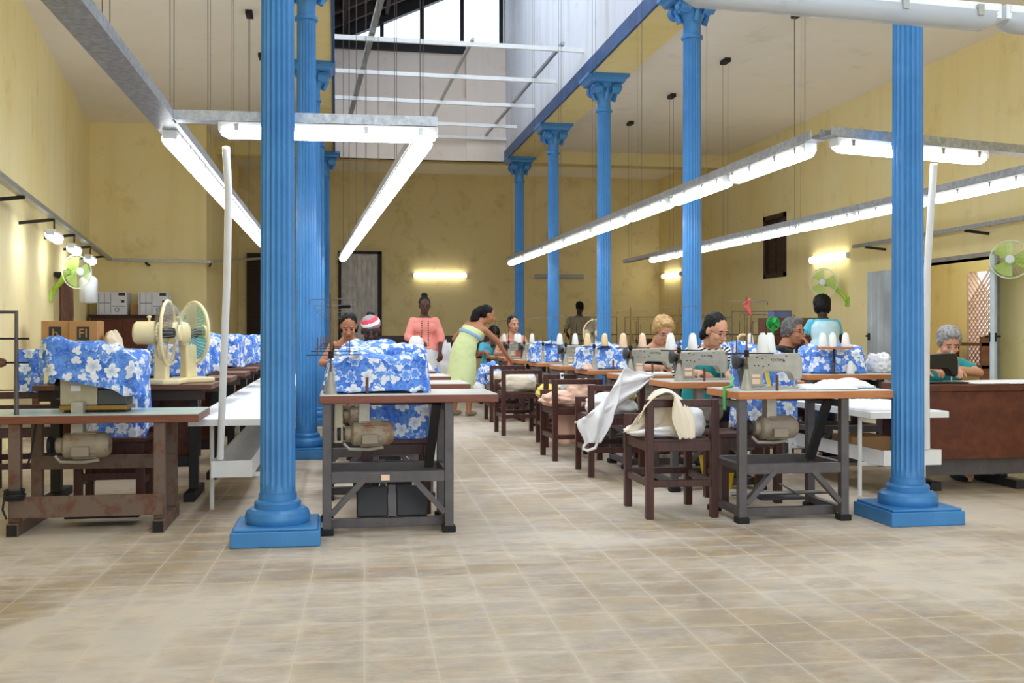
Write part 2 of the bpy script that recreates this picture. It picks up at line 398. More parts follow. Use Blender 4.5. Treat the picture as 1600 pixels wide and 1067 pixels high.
struct('ceiling_left', MB().box(-4.8, -.5, -3, 19.5, ZC, ZC + .2), M['ceiling'])
struct('ceiling_right', MB().box(3.5, XR + .2, -3, 19.2, ZC, ZC + .2), M['ceiling'])
struct('ceiling_back', MB().box(-4.8, XR + .2, 19.3, YB + .2, ZB, ZB + .2), M['ceiling'])
struct('beam_left', MB().box(-.54, NL, -3, 19.3, 4.29, 4.46), M['beam_yellow'], bev=.01)
struct('beam_right', MB().box(NR, 3.58, -3, 19.3, 4.29, 4.46), M['beam_yellow'], bev=.01)
struct('beam_back', MB().box(-4.6, XR + .1, 19.2, 19.56, 4.27, 4.75), M['beam_yellow'], bev=.01)
roofz = lambda x: 6.52 + .457 * (x + .05)
struct('wall_nave_left', MB().box(-.54, NL, -3, 19.55, 4.46, 6.5), M['upper_white'])
struct('wall_nave_right', MB().box(NR, 3.58, -3, 19.55, 4.46, roofz(3.3)), M['upper_white'])
mb = MB().box(-.3, 3.35, 19.3, 19.56, 4.75, 6.28)
mb.box(2.35, NR, 19.12, 19.3, 4.27, 6.42).box(NL, 2.35, 19.16, 19.3, 4.27, 5.42)
struct('wall_nave_end', mb, M['upper'])
mb = MB()
for x in (NR - .03, NL): mb.box(x, x + .03, -3, 19.1, 4.27, 4.45)
struct('trim_1', mb, M['blue_trim'])
# glazed gable at the far end of the nave: dark frame, tall panes under the sloping roof
mb = MB().box(NL, 2.4, 19.2, 19.34, 6.26, 6.44)
for x in (.82, 1.555, 2.29, 3.02): mb.box(x-.035, x+.035, 19.25, 19.33, 6.4, roofz(x))
mb.bar((NL, 19.27, roofz(NL)-.02), (3.1, 19.27, roofz(3.1)-.02), .16, .3)
struct('window_1_frame', mb, M['black_iron'])
struct('window_1_glass', MB().prism([(NL, 6.4), (3.05, 6.4), (3.05, roofz(3.05)), (NL, roofz(NL))], 19.30, 19.306), M['pane'])
mb = MB()
mb.prism([(-.5, roofz(-.5)+.12), (3.5, roofz(3.5)+.12), (3.5, roofz(3.5)+.2), (-.5, roofz(-.5)+.2)], 17.0, 19.9)
for y in (5.5, 9.0, 12.5, 15.2, 17.1, 17.9, 18.7):
    mb.bar((-.4, y, roofz(-.4)+.03), (3.4, y, roofz(3.4)+.03), .1, .17)
for x in (.15, .9, 1.7, 2.5): mb.bar((x, 16.9, roofz(x)-.02), (x, 19.3, roofz(x)-.02), .07, .12)
struct('ceiling_nave_roof', mb, M['rafters'])
# brown shutters in the small high window on the right wall
mb = MB().box(XR-.02, XR+.16, 16.5, 16.58, 2.05, 3.13).box(XR-.02, XR+.16, 17.34, 17.42, 2.05, 3.13).box(XR-.02, XR+.16, 16.5, 17.42, 3.05, 3.13).box(XR-.02, XR+.16, 16.5, 17.42, 2.05, 2.12)
for y0 in (16.59, 16.97): mb.box(XR+.03, XR+.09, y0, y0+.36, 2.12, 3.05); [mb.box(XR+.015, XR+.03, y0+.03, y0+.33, 2.16+k*.075, 2.2+k*.075) for k in range(11)]
struct('window_2_shutters', mb, M['shutter_brown'])
# yard room behind the doorway
mb = MB().box(10.2, 10.4, 8, 14.9, 0, 3.2).box(10.2, 10.4, 15.75, 18, 0, 3.2).box(10.2, 10.4, 14.9, 15.75, 2.1, 3.2).box(10.2, 10.4, 14.9, 15.75, 0, .45).box(7.7, 10.4, 17.8, 18, 0, 3.2)
struct('wall_side_room', mb, M['wall_far'])
struct('ceiling_side_room', MB().box(7.7, 10.4, 15.8, 18, 3.2, 3.3), M['ceiling'])
mb = MB()                                        # pierced screen in the yard room wall
for k in range(-14, 16):
    for s in (1, -1):
        y0, z0 = 15.325 + k * .1, .45
        p0 = Vector((10.22, y0, .45)); p1 = Vector((10.22, y0 + s * 1.65, 2.1))
        lo, hi = 14.9, 15.75; d = p1 - p0
        ts = sorted([max(0, min(1, (lo - p0.y) / d.y)), max(0, min(1, (hi - p0.y) / d.y))])
        if ts[1] - ts[0] > .02: mb.bar(p0 + d * ts[0], p0 + d * ts[1], .022, .03, (1,0,0))
mb.box(10.2, 10.3, 14.9, 14.93, .45, 2.1).box(10.2, 10.3, 15.72, 15.75, .45, 2.1)
tag(mb.build('lattice_screen', M['lattice_pink']), 'pinkish pierced lattice screen in the side room seen through the doorway', 'lattice')
t = empty('wooden_shelf', (9.95, 15.3, 0), 0, 'brown wooden shelf standing below the lattice screen in the side room', 'shelf')
MB().box(-.16, .16, -.55, .55, .9, .95).box(-.16, .16, -.55, .55, .55, .6).build('board', M['wood_brown'], t)
for y in (-.525, .525): MB().box(-.15, .15, y-.025, y+.025, 0, 1.05).build('upright', M['wood_brown'], t)
# zinc-clad door leaves
def zinc_leaf(n, m, wid):
    mb = MB().box(0, wid, -.02, .02, .02, DZ - .03)
    for k in range(4): mb.box(wid*(k+.5)/4 - .012, wid*(k+.5)/4 + .012, -.03, .03, .02, DZ-.03)
    mb.xf(m); o = struct('door_%d' % n, mb, M['zinc_sheet'])
    h = MB().box(wid-.11, wid-.05, -.04, .04, 1.0, 1.1).cyl((wid-.08, -.08, 1.06), (wid-.08, .08, 1.06), .012).xf(m).build('door_handle', M['black_iron'], o)
zinc_leaf(1, Matrix.Translation((XR-.05, D1 + .02, 0)) @ Matrix.Rotation(radians(88), 4, 'Z'), .86)
zinc_leaf(2, Matrix.Translation((XR-.03, D0, 0)) @ Matrix.Rotation(radians(234), 4, 'Z'), .62)
mb = MB().box(XR-.03, XR+.3, D0-.05, D0, 0, DZ+.05).box(XR-.03, XR+.3, D1, D1+.05, 0, DZ+.05).box(XR-.03, XR+.3, D0-.05, D1+.05, DZ, DZ+.05)
struct('trim_2', mb, M['pale_door'])
# tall plank door and dark door in the back wall
def back_x(px, y=YB): return y * math.tan(math.atan((px - 800) / FPX) + TH)
x0, x1 = back_x(533), back_x(590)
mb = MB().box(x0, x1, YB-.06, YB, 0, 2.86); nb = 7
for k in range(nb): mb.box(x0+.04+(x1-x0-.08)*k/nb+.006, x0+.04+(x1-x0-.08)*(k+1)/nb-.006, YB-.085, YB-.06, .02, 2.82)
for z in (.25, 1.05, 1.62, 2.18, 2.76): mb.box(x0+.03, x1-.07, YB-.1, YB-.085, z-.05, z+.05)
d3 = struct('door_3', mb, M['door_paint'])
MB().box(x0-.02, x0+.2, YB-.14, YB-.1, 1.66, 1.74).build('door_bolt', M['black_iron'], d3)
struct('door_3_frame', MB().box(x0-.06, x0, YB-.09, YB, 0, 2.9).box(x1, x1+.09, YB-.09, YB, 0, 2.9).box(x0-.06, x1+.09, YB-.09, YB, 2.86, 2.92), M['wood_old'])
x0, x1 = back_x(386), back_x(434)
struct('door_4', MB().box(x0, x1, YB-.08, YB, 0, 2.85).box(x0+.05, x0+.3, YB-.1, YB-.08, .1, 2.75).box(x1-.3, x1-.05, YB-.1, YB-.08, .1, 2.75), M['wood_old'])

# ------------------------------------------------------------------ blue iron columns
def flute_shaft(r0, r1, z0, z1, nf=20, dep=.010):
    mb = MB(); per = 6; n = nf * per; rows = [(z0, 0), (z0+.03, 0), (z0+.06, 1), ((z0+z1)/2, 1), (z1-.05, 1), (z1-.02, 0), (z1, 0)]
    for z, k in rows:
        r = r0 + (r1 - r0) * (z - z0) / (z1 - z0)
        for i in range(n):
            t = 2*pi*i/n; ph = (i % per) / per; rr = r - k * dep * max(0, sin(pi * ph)) ** .7
            mb.v.append((rr*cos(t), rr*sin(t), z))
    for j in range(len(rows)-1):
        for i in range(n): mb.f.append((j*n+i, j*n+(i+1)%n, (j+1)*n+(i+1)%n, (j+1)*n+i))
    return mb
col = empty('fluted_column', (0,0,0), 0, 'x', 'column', 'blue fluted iron columns'); tag(col, kind='thing')
MB().box(-.225, .225, -.225, .225, 0, .08).box(-.212, .212, -.212, .212, .08, .095).build('plinth', M['blue'], col, False, .006)
MB().lathe([(.10,.09),(.158,.092),(.168,.11),(.17,.13),(.162,.155),(.145,.17),(.12,.175),(.12,.18),(.122,.2),(.115,.21),(.1,.215),(.098,.25),(.09,.25)], seg=40).build('base', M['blue'], col, 30)
flute_shaft(.092, .082, .245, 3.86).build('shaft', M['blue'], col, 50)
cp = MB().lathe([(.08,3.85),(.1,3.855),(.104,3.87),(.1,3.885),(.084,3.89),(.082,4.0),(.1,4.03),(.13,4.1),(.16,4.17),(.17,4.19)], seg=32)
pr = [(.2,4.19),(.215,4.2),(.225,4.23),(.25,4.25),(.262,4.255),(.262,4.292)]
for i in range(len(pr)-1):
    (a, z0), (b, z1) = pr[i], pr[i+1]
    vs = [(-a,-a,z0),(a,-a,z0),(a,a,z0),(-a,a,z0),(-b,-b,z1),(b,-b,z1),(b,b,z1),(-b,b,z1)]
    cp.add(vs, [(0,3,2,1),(4,5,6,7),(0,1,5,4),(1,2,6,5),(2,3,7,6),(3,0,4,7)])
cp.build('capital', M['blue'], col, 35, .0)
vol = MB()
for q in range(4):
    m = Matrix.Rotation(q * pi / 2, 4, 'Z')
    for s in (-1, 1):
        v = MB().cyl((s*.125, -.165, 4.125), (s*.125, -.06, 4.125), .062, seg=20)
        pts = [(s*(.125 + (.066 - .05*t/12)*cos(pi/2 + s*t*.9)) if 0 else s*.125 + (.06-.0043*t)*cos(t*.62)*s, -.168, 4.125 + (.06-.0043*t)*sin(t*.62)) for t in range(14)]
        v.tube(pts, .011, 6); v.ell((s*.125, -.17, 4.125), .014, 8, 6); vol.join(v, m)
    e = MB()
    for k in (-1, 0, 1): e.ell((k*.045, -.13, 4.13), (.018, .025, .03), 8, 6)
    e.tube([(0,-.12,4.0),(0,-.14,4.06),(0,-.17,4.12)], [.03,.026,.014], 8); vol.join(e, m)
vol.build('volute', M['blue'], col)
ws = ['nearest', 'second', 'third', 'fourth', 'fifth']
CY = [5.68, 9.46, 12.75, 15.85, 18.9]
for i, y in enumerate(CY):
    for s, x in (('left', [-.306,-.262,-.275,-.262,-.2][i]), ('right', [3.3,3.3,3.3,3.3,3.3][i])):
        o = col if (i == 0 and s == 'left') else dup(col)
        o.location = (x, y, 0)
        o['label'] = ('tall blue fluted iron column, %s from the camera in the %s row' % (ws[i], s))

# ------------------------------------------------------------------ suspended lights
lampset = {}
def make_lamp(kind, glowmat):
    t = empty('fluorescent_lamp', (0,0,0), 0, 'x', 'lamp', 'fluorescent lamps')
    L = .585
    MB().box(-L, L, -.045, .045, -.028, 0).build('housing', M['white_paint'], t, False, .004)
    sec = [(-.05,-.028),(-.053,-.046),(-.043,-.07),(-.02,-.083),(.02,-.083),(.043,-.07),(.053,-.046),(.05,-.028)]
    mb = MB(); n = len(sec)
    st = [(-L, .72), (-L+.035, 1), (L-.035, 1), (L, .72)]
    for x, k in st:
        for a, b in sec: mb.v.append((x, a*k, -.028 + (b+.028)*k))
    for i in range(3):
        for k in range(n): mb.f.append((i*n+k, i*n+(k+1)%n, (i+1)*n+(k+1)%n, (i+1)*n+k))
    mb.f += [tuple(range(n)), tuple(range(3*n, 4*n))]
    mb.build('diffuser', glowmat, t, 50)
    for s in (-1, 1):
        MB().box(s*(L+.002)-.012, s*(L+.002)+.012, -.04, .04, -.05, .002).build('end_cap', M['white_plastic'], t, False, .003)
        for q in (.2, .5):
            for e in (-.054, .054): MB().box(s*q-.012, s*q+.012, e-.004, e+.004, -.05, -.012).build('clip', M['steel'], t, False)
    return t
lamp0 = make_lamp('cool', M['tube_cool']); warm0 = make_lamp('warm', M['tube_warm']); off0 = make_lamp('off', M['cover_clear'])
first = {id(lamp0): 1, id(warm0): 1, id(off0): 1}
def lamp(proto, loc, rz, label, rx=0):
    o = proto if first.get(id(proto)) else dup(proto); first[id(proto)] = 0
    o.location = loc; o.rotation_euler = (rx, 0, rz); o['label'] = label
    return o
ordw = ['nearest','second','third','fourth','fifth','sixth','seventh','eighth','ninth','tenth','eleventh']
def run(p0, p1, z, nl, label, where, wide=.1, hgt=.05, ztop=None, nw=6, plates=False, lamp_start=0.0, pitch=1.215, proto=None):
    p0, p1 = Vector((p0[0], p0[1], 0)), Vector((p1[0], p1[1], 0)); d = p1 - p0; L = d.length; u = d.normalized(); rz = atan2(u.y, u.x)
    t = empty('light_rail', (p0.x, p0.y, z), rz, label, 'rail', 'hanging light rails')
    mb = MB().box(0, L, -wide/2, wide/2, -.004, 0).box(0, L, -wide/2, -wide/2+.004, 0, hgt).box(0, L, wide/2-.004, wide/2, 0, hgt)
    mb.build('tray', M['galv'], t, False)
    for k in range(nw):
        x = .25 + (L - .5) * k / max(1, nw - 1); p = p0 + u * x
        top = (ztop if ztop else roofz(p.x)) - z
        for s in (-.05, .05):
            MB().tube([(x + s*1.4, 0, .0), (x + s*1.6, 0, top)], .0021, 4).build('suspension_wire', M['wire'], t)
        if plates: MB().box(x-.09, x+.09, -.035, .035, top-.05, top).build('ceiling_plate', M['black_iron'], t, False)
    for k in range(nl):
        p = p0 + u * (lamp_start + .6 + k * pitch)
        lamp(proto or lamp0, (p.x, p.y, z - .006), rz, 'lit fluorescent lamp, %s %s' % (ordw[k], where))
    return t
run((2.84, 5.88), (2.70, 16.4), 2.25, 8, 'long galvanized rail hanging over the row of pale grey sewing machines', 'on the rail over the grey machines', lamp_start=.1, nw=7, pitch=1.3)
run((4.93, 6.3), (4.66, 16.6), 2.25, 7, 'long galvanized rail hanging over the brown cabinet and grey haired women', 'on the rail over the cabinet table', lamp_start=.5, nw=6, ztop=ZC, plates=True)
run((.51, 6.0), (.09, 15.9), 2.25, 8, 'galvanized rail slanting away above the left aisle tables with blue covers', 'on the rail slanting over the left aisle', lamp_start=.1, nw=7)
run((-.95, 2.6), (-.9, 13.4), 2.25, 6, 'wide galvanized rail running away over the white packing board at left', 'on the rail over the white board', wide=.14, lamp_start=3.6, nw=7, ztop=ZC, plates=True)
# short cross rails with one lamp each
run((-.875, 5.95), (.56, 5.9), 2.25, 1, 'short galvanized cross rail just behind the nearest left column', 'on the cross rail at the left column', lamp_start=.24, nw=0)
run((2.84, 5.79), (4.6, 6.22), 2.25, 1, 'short galvanized cross rail behind the nearest right column', 'on the cross rail at the right column', lamp_start=.06, nw=0)
lamp(off0, (1.72, 3.36, 2.25), .085, 'unlit clear fluorescent fixture close overhead, cut by the top of the picture at right')
# second unit of the same overhead line
lamp(off0, (2.93, 3.46, 2.25), .085, 'unlit clear fluorescent fixture overhead at the upper right corner of the picture')
# wall lamps
def wl(proto, px0, px1, py, wall, label):
    if wall == 'back':
        x0, x1 = back_x(px0), back_x(px1); d = YB*CT + x0*ST
        lamp(proto, ((x0+x1)/2, YB-.005, CAMH + (522-py)/FPX*d), 0, label, radians(-90) if 0 else radians(90) * -1)
    else:
        xm = (px0+px1)/2; y = XR / math.tan(math.atan((xm-800)/FPX) + TH); d = y*CT + XR*ST
        lamp(proto, (XR-.005, y, CAMH + (522-py)/FPX*d), pi/2, label, radians(90))
wl(warm0, 648, 727, 430, 'back', 'glowing fluorescent lamp on the back wall above the woman in pink')
wl(off0, 835, 911, 432, 'back', 'unlit fluorescent fixture on the back wall behind the blue columns')
wl(warm0, 1270, 1325, 403, 'right', 'short glowing lamp on the right wall above the green fan')
wl(warm0, 1036, 1066, 430, 'right', 'small glowing lamp on the right wall near the back corner')
# bracketed conduit rails round the walls
def wall_rail(pts, label, brackets=()):
    t = empty('wall_rail', pts[0], 0, label, 'rail', 'rails bracketed round the walls'); o = Vector(pts[0])
    for a, b in zip(pts[:-1], pts[1:]):
        MB().bar(Vector(a)-o, Vector(b)-o, .07, .045).build('channel', M['galv'], t, False)
    for p, q in brackets: MB().bar(Vector(p)-o, Vector(q)-o, .03, .03).build('bracket', M['black_iron'], t, False)
yy = [7.0, 9.4, 11.2, 12.9, 14.6, 16.4]
wall_rail([(XL(4)+.3, 4, 2.27), (XL(17.4)+.34, 17.4, 2.27)], 'galvanized rail on black brackets along the left wall', [((XL(y)+.0, y, 2.2), (XL(y)+.34, y, 2.24)) for y in yy])
wall_rail([(XL(17.4)+.34, 17.5, 2.27), (-2.0, 17.5, 2.25), (-1.55, 22.9, 2.7)], 'thin galvanized rail across the yellow end wall at left', [((-3.0, 17.8, 2.2), (-3.0, 17.5, 2.22)), ((-2.05, 17.8, 2.2), (-2.0, 17.5, 2.22))])
wall_rail([(XR-.3, 4.5, 2.3), (XR-.3, 13.6, 2.3)], 'galvanized rail on black brackets along the right wall over the doorway', [((XR, y, 2.24), (XR-.3, y, 2.27)) for y in (5.2, 8.2, 11.0, 13.3)])
al = atan2(13.4, -.118*13.4)
for px, py, k in ((52, 371, 0), (95, 391, 1), (126, 407, 2)):
    d = (2.06 - CAMH) * FPX / (522 - py); p = at_d(px, py, d)
    o = lamp(lamp0, (XL(p.y)+.33, p.y, 2.12), al, 'lit lamp under the left wall rail, ' + ['nearest of three', 'middle of three', 'farthest of three'][k]); o.scale = (.5, 1, 1.2)
    tag(MB().cyl((0,0,0), (0,0,.16), .008).build('lamp_hanger', M['black_iron'], None, False, loc=(XL(p.y)+.33, p.y, 2.118)), 'short black hanger of the %s lamp under the left wall rail' % ['nearest','middle','farthest'][k], 'hanger')
# pale steel grid hung in the nave
t = empty('ceiling_grid', (NL, 12.9, 4.7), 0, 'pale steel grid of thin bars spanning the nave below the gable window', 'grid')
for y in (12.94, 14.6, 16.25, 17.9, 19.05): MB().bar((0, y-12.9, 0), (NR-NL, y-12.9, -.03), .04, .055).build('crossbar', M['white_paint'], t, False)
for x in (1.72, 2.86): MB().bar((x, 0, .04), (x-.1, 6.2, .04), .035, .04).build('runner', M['galv'], t, False)
tag(MB().bar((.56, 9.8, 4.78), (.22, 18.2, 4.78), .07, .05).build('cable_channel', M['galv'], None, False), 'shiny galvanized channel lying across the pale grid high in the nave', 'channel')
# ------------------------------------------------------------------ sewing tables
def fit(o, *names): return o
def motor_parts(t, x0, x1, z, y, r, mat):
    mb = MB(); L = x1 - x0
    mb.lathe([(.3*r, 0), (.6*r, .01), (.62*r, L*.14), (.85*r, L*.16), (1.0*r, L*.2), (1.0*r, L*.78), (.95*r, L*.92), (.7*r, L), (.2*r, L+.004)], (x0, y, z), 'x', 24)
    for k in range(16):
        a = 2*pi*k/16; mb.bar((x0+L*.34, y+cos(a)*r, z+sin(a)*r), (x0+L*.76, y+cos(a)*r, z+sin(a)*r), .007, .012, (0, cos(a), sin(a)) if abs(cos(a)) < .9 else (0,0,1))
    m = mb.build('motor', mat, t, 35)
    MB().box(x0+L*.3, x0+L*.52, y-.03, y+.05, z+r*.6, .71).build('motor_bracket', M['machine_grey'], m, False, .003)
    MB().box(x0+L*.36, x0+L*.68, y-r-.03, y-r+.01, z-r*.75, z+.0).build('switch_box', M['motor_grey'], m, False, .004)
    MB().cyl((x0-.035, y, z), (x0-.015, y, z), r*.7, seg=20).build('pulley', M['black_iron'], m, 35)
    MB().tube([(x0+.0, y, z-r*.8), (x0+.03, y-.01, z-r*1.25), (x0+L*.5, y-.01, z-r*1.3), (x0+L*.8, y-.01, z-r*1.15)], .009, 6).build('clutch_lever', M['machine_grey'], m)
    return m
def thread_stand(t, x, y, z, mat):
    s = MB().lathe([(.036,0),(.034,.012),(.016,.1),(.011,.125)], (x, y, z), 'z', 16).build('stand_foot', M['machine_grey'], t, 40)
    MB().cyl((x, y, z+.12), (x, y, z+.545), .0065, .005, 8).build('stand_pole', M['pole_brown'], s)
    MB().bar((x-.13, y-.03, z+.215), (x+.16, y+.02, z+.215), .05, .006).cyl((x, y, z+.195), (x, y, z+.235), .014, seg=10).build('spool_tray', M['black_iron'], s, False)
    for q in ((-.07, -.02), (.1, .01)): MB().cyl((x+q[0], y+q[1], z+.215), (x+q[0], y+q[1], z+.31), .004, seg=6).build('spool_pin', M['pole_brown'], s)
    MB().tube([(x-.11, y, z+.49), (x-.115, y, z+.505), (x-.11, y, z+.515), (x+.13, y+.01, z+.522), (x+.135, y+.01, z+.5)], .0024, 5).build('thread_guide', M['wire'], s)
    return s
def grey_table(edge, wdt=.97, dep=.54, legx=(.04, .70), pedal='plate', motor='motor_grey', frame='frame_grey'):
    t = empty('sewing_table', (0,0,0), 0, 'x', 'table', 'x'); F = M[frame]
    MB().box(0, wdt, 0, dep, .712, .754).build('tabletop', M[edge], t, False, .004)
    MB().box(.006, wdt-.006, .006, dep-.006, .754, .758).build('laminate_top', M['laminate'], t, False)
    for y in (.05, dep-.05):
        for x in legx:
            l = MB().box(x-.024, x+.024, y-.024, y+.024, .03, .712).build('leg', F, t, False, .003)
            MB().box(x-.036, x+.036, y-.036, y+.036, 0, .036).build('rubber_foot', M['rubber'], l, False, .006)
    a, b = legx
    MB().box(a+.024, b-.024, .03, .07, .28, .338).build('stretcher', F, t, False, .003)
    MB().box(a+.024, b-.024, dep-.07, dep-.03, .28, .338).build('stretcher', F, t, False, .003)
    for s, e in ((a+.024, a+.2), (b-.024, b-.2)):
        MB().bar((s, .05, .11), (e, .05, .3), .03, .045, (0,1,0)).build('brace', F, t, False)
    MB().box(a, b, .13, .17, .02, .07).build('foot_rail', F, t, False, .003)
    for x in legx:
        for z in (.04, .66, .3): MB().box(x-.02, x+.02, .07, dep-.07, z, z+.038).build('side_rail', F, t, False)
    MB().bar((b-.06, .12, .7), (b-.09, .3, .33), .05, .03, (0,1,0)).build('strut', M['frame_dark'], t, False)
    motor_parts(t, .13, .40, .54, .13, .068, M[motor])
    if pedal == 'plate': MB().box(.078, .125, .1, .16, .49, .712).build('belt_guard', M['machine_beige'], t, False, .006)
    MB().box(.25, .66, .2, dep-.06, .69, .712).build('oil_pan', M['black_iron'], t, False)
    if pedal == 'plate':
        p = MB().box(.2, .375, -.01, .01, 0, .17).box(.42, .595, -.01, .01, 0, .17)
        p.xf(Matrix.Translation((0, .17, .07)) @ Matrix.Rotation(radians(-18), 4, 'X')); pd = p.build('treadle', M['frame_dark'], t, False, .008)
        MB().box(.378, .417, -.015, .006, 0, .175).xf(Matrix.Translation((0, .17, .07)) @ Matrix.Rotation(radians(-18), 4, 'X')).build('treadle_rib', M['frame_grey'], pd, False)
        MB().box(.33, .375, .026, .03, .292, .322).build('rating_plate', M['cone_peach'], t, False)
    else:
        pd = MB().tube([(a, .22, .14), (b, .22, .14)], .012, 8).build('treadle_shaft', M['steel'], t)
        MB().box(.22, .5, .2, .42, .1, .115).build('treadle', M['frame_dark'], t, False, .004)
        MB().tube([(.33,.2,.2),(.38,.19,.17),(.42,.2,.15),(.45,.19,.13)], .006, 6).build('treadle_hook', M['steel'], t)
    MB().cyl((.255, .06, .756), (.255, .06, .85), .0085, seg=10).build('bobbin_peg', M['wood_brown'], t)
    thread_stand(t, .085 if pedal != 'plate' else .06, .1, .757, None)
    return t
XA, XRW, YA0, YR0, PIT = -.09, 2.262, 5.70, 5.68, 1.217
tabA = grey_table('wood_edge', .97, pedal='plate', motor='rusty_motor')
tabR = grey_table('wood_orange', .97, legx=(.035, .66), pedal='shaft')
nth = ['nearest', 'second', 'third', 'fourth', 'fifth', 'sixth', 'seventh', 'eighth', 'ninth']
TA, TR = [], []
for i in range(7):
    o = tabA if i == 0 else dup(tabA)
    o.location = (XA, YA0 + PIT*i, 0); o['group'] = 'grey framed sewing tables left of the aisle'
    o['label'] = 'white topped sewing table with red brown edge, %s along the left side of the aisle' % nth[i]; TA.append(o)
for i in range(9):
    o = tabR if i == 0 else dup(tabR)
    o.location = (XRW, YR0 + PIT*i, 0); o['group'] = 'grey framed sewing tables right of the aisle'
    o['label'] = 'sewing table with orange wooden edge, %s along the right side of the aisle' % nth[i]; TR.append(o)

# old rusty H-frame table, front left
tl = empty('sewing_table', (-1.95, 5.99, 0), 0, 'low sewing table on rusty brown steel frame by the left wall', 'table')
MB().box(0, 1.2, 0, .54, .6, .643).build('tabletop', M['wood_edge'], tl, False, .004)
MB().box(.005, 1.195, .005, .535, .643, .647).build('laminate_top', M['laminate_green'], tl, False)
for x in (.24, .99):
    f = MB().box(x-.03, x+.03, -.02, .56, .0, .07).build('foot', M['rusty_steel'], tl, False, .003)
    MB().box(x-.026, x+.026, -.026, -.02, .006, .064).build('end_plug', M['rubber'], f, False)
    MB().box(x-.03, x+.03, .02, .07, .07, .6).build('leg', M['rusty_steel'], tl, False, .003)
    MB().box(x-.03, x+.03, .45, .5, .07, .6).build('leg', M['rusty_steel'], tl, False, .003)
MB().box(.22, 1.01, -.0, .02, .095, .21).build('stretcher', M['rusty_steel'], tl, False, .002)
MB().box(.22, 1.01, .44, .455, .3, .38).build('stretcher', M['rusty_steel'], tl, False, .002)
MB().tube([(.24,.3,.06),(.99,.3,.06)], .012, 8).build('treadle_shaft', M['rusty_steel'], tl)
MB().box(.45, .85, .2, .42, .05, .065).build('treadle', M['black_iron'], tl, False, .004)
motor_parts(tl, .42, .71, .47, .14, .072, M['rusty_motor'])
mb = MB(); 
for k in range(5): mb.torus((.25, -.005, .2 + k*.012), .045 + .004*(k % 3), .006, 'z', 20, 6)
mb.tube([(.21,-.03,.25),(.2,-.04,.15),(.22,-.04,.1)], .006, 6).tube([(.33,.1,.6),(.31,.1,.45),(.29,.08,.36)], .006, 6)
mb.build('cord', M['black_iron'], tl)
rk = MB().tube([(.235,.08,.647),(.235,.08,1.205),(-.25,.08,1.205)], .013, 8).build('thread_rack', M['frame_grey'], tl, False)
for z in (1.06, .93):
    MB().tube([(-.25,.08,z),(.235,.08,z),(.3,.08,z)], .006, 6).build('rack_arm', M['black_iron'], rk)
    MB().lathe([(.02,0),(.026,.02),(.026,.16),(.018,.18)], (-.05 if z > 1 else .0,.08,z), 'x', 14).build('bobbin', M['wood_brown'], rk)
MB().tube([(-.25,.08,.78),(.235,.08,.78)], .004, 6).build('rack_arm', M['black_iron'], rk)

# brown wooden tables along the left
def wood_table(wdt=1.1, dep=.52):
    t = empty('sewing_table', (0,0,0), 0, 'x', 'table', 'brown wooden sewing tables at left')
    MB().box(0, wdt, 0, dep, .725, .758).build('tabletop', M['wood_brown'], t, False, .003)
    MB().box(.03, wdt-.05, .03, .06, .655, .725).build('apron', M['wood_old'], t, False)
    MB().box(.5, .72, .02, dep-.1, .58, .70).build('drawer', M['wood_old'], t, False, .004)
    MB().box(.08, wdt-.12, dep-.1, dep-.08, .25, .66).build('back_panel', M['wood_cabinet'], t, False)
    for x in (.09, wdt-.14):
        MB().box(x-.03, x+.03, .2, .27, .05, .725).build('leg', M['frame_dark'], t, False, .003)
        MB().box(x-.035, x+.035, -.02, dep, 0, .055).build('foot', M['black_iron'], t, False, .004)
    MB().box(.09, wdt-.14, .22, .25, .2, .27).build('stretcher', M['frame_dark'], t, False)
    return t
tabL = wood_table(); TL = []
for i, y in enumerate((7.05, 8.1, 9.15, 10.35, 11.5, 12.7)):
    o = tabL if i == 0 else dup(tabL); o.location = (-1.88 + (-.02, 0, .02, .02, .0, 0)[i], y, 0)
    o['label'] = 'brown wooden sewing table, %s beyond the rusty table at left' % nth[i].replace('nearest', 'first'); TL.append(o)

# big varnished cabinet table at right
cb = empty('cabinet_table', (3.99, 6.62, 0), 0, 'reddish brown varnished cabinet table behind the nearest right column', 'table')
MB().box(0, 1.55, 0, .62, .69, .73).build('tabletop', M['wood_cabinet'], cb, False, .004)
MB().box(.03, 1.52, .02, .045, .22, .69).build('front_panel', M['wood_cabinet'], cb, False, .003)
MB().box(.0, .03, .02, .6, .22, .69).build('side_panel', M['wood_cabinet'], cb, False, .003)
MB().box(1.52, 1.55, .02, .6, .22, .69).build('side_panel', M['wood_cabinet'], cb, False, .003)
MB().box(.0, .62, .0, .008, .735, .742).build('edge_board', M['wood_brown'], cb, False)
MB().box(.02, .62, .1, .14, .1, .22).build('beam', M['frame_grey'], cb, False, .003)
MB().box(.62, 1.5, .1, .14, .1, .22).build('beam', M['frame_grey'], cb, False, .003)
for x in (.1, .75, 1.42):
    MB().box(x-.04, x+.04, .05, .55, 0, .06).build('foot', M['frame_dark'], cb, False, .004)
    MB().box(x-.03, x+.03, .25, .32, .06, .69).build('leg', M['frame_dark'], cb, False, .003)
TB = []
tabB = dup(tabR)
for i, y in enumerate((7.98, 9.25, 10.5, 11.75, 13.0)):
    o = tabB if i == 0 else dup(tabR); o.location = (3.76, y, 0); o['group'] = 'sewing tables in the third row'
    o['label'] = 'orange edged sewing table in the row by the right wall, %s beyond the varnished cabinet' % nth[i].replace('nearest', 'first'); TB.append(o)

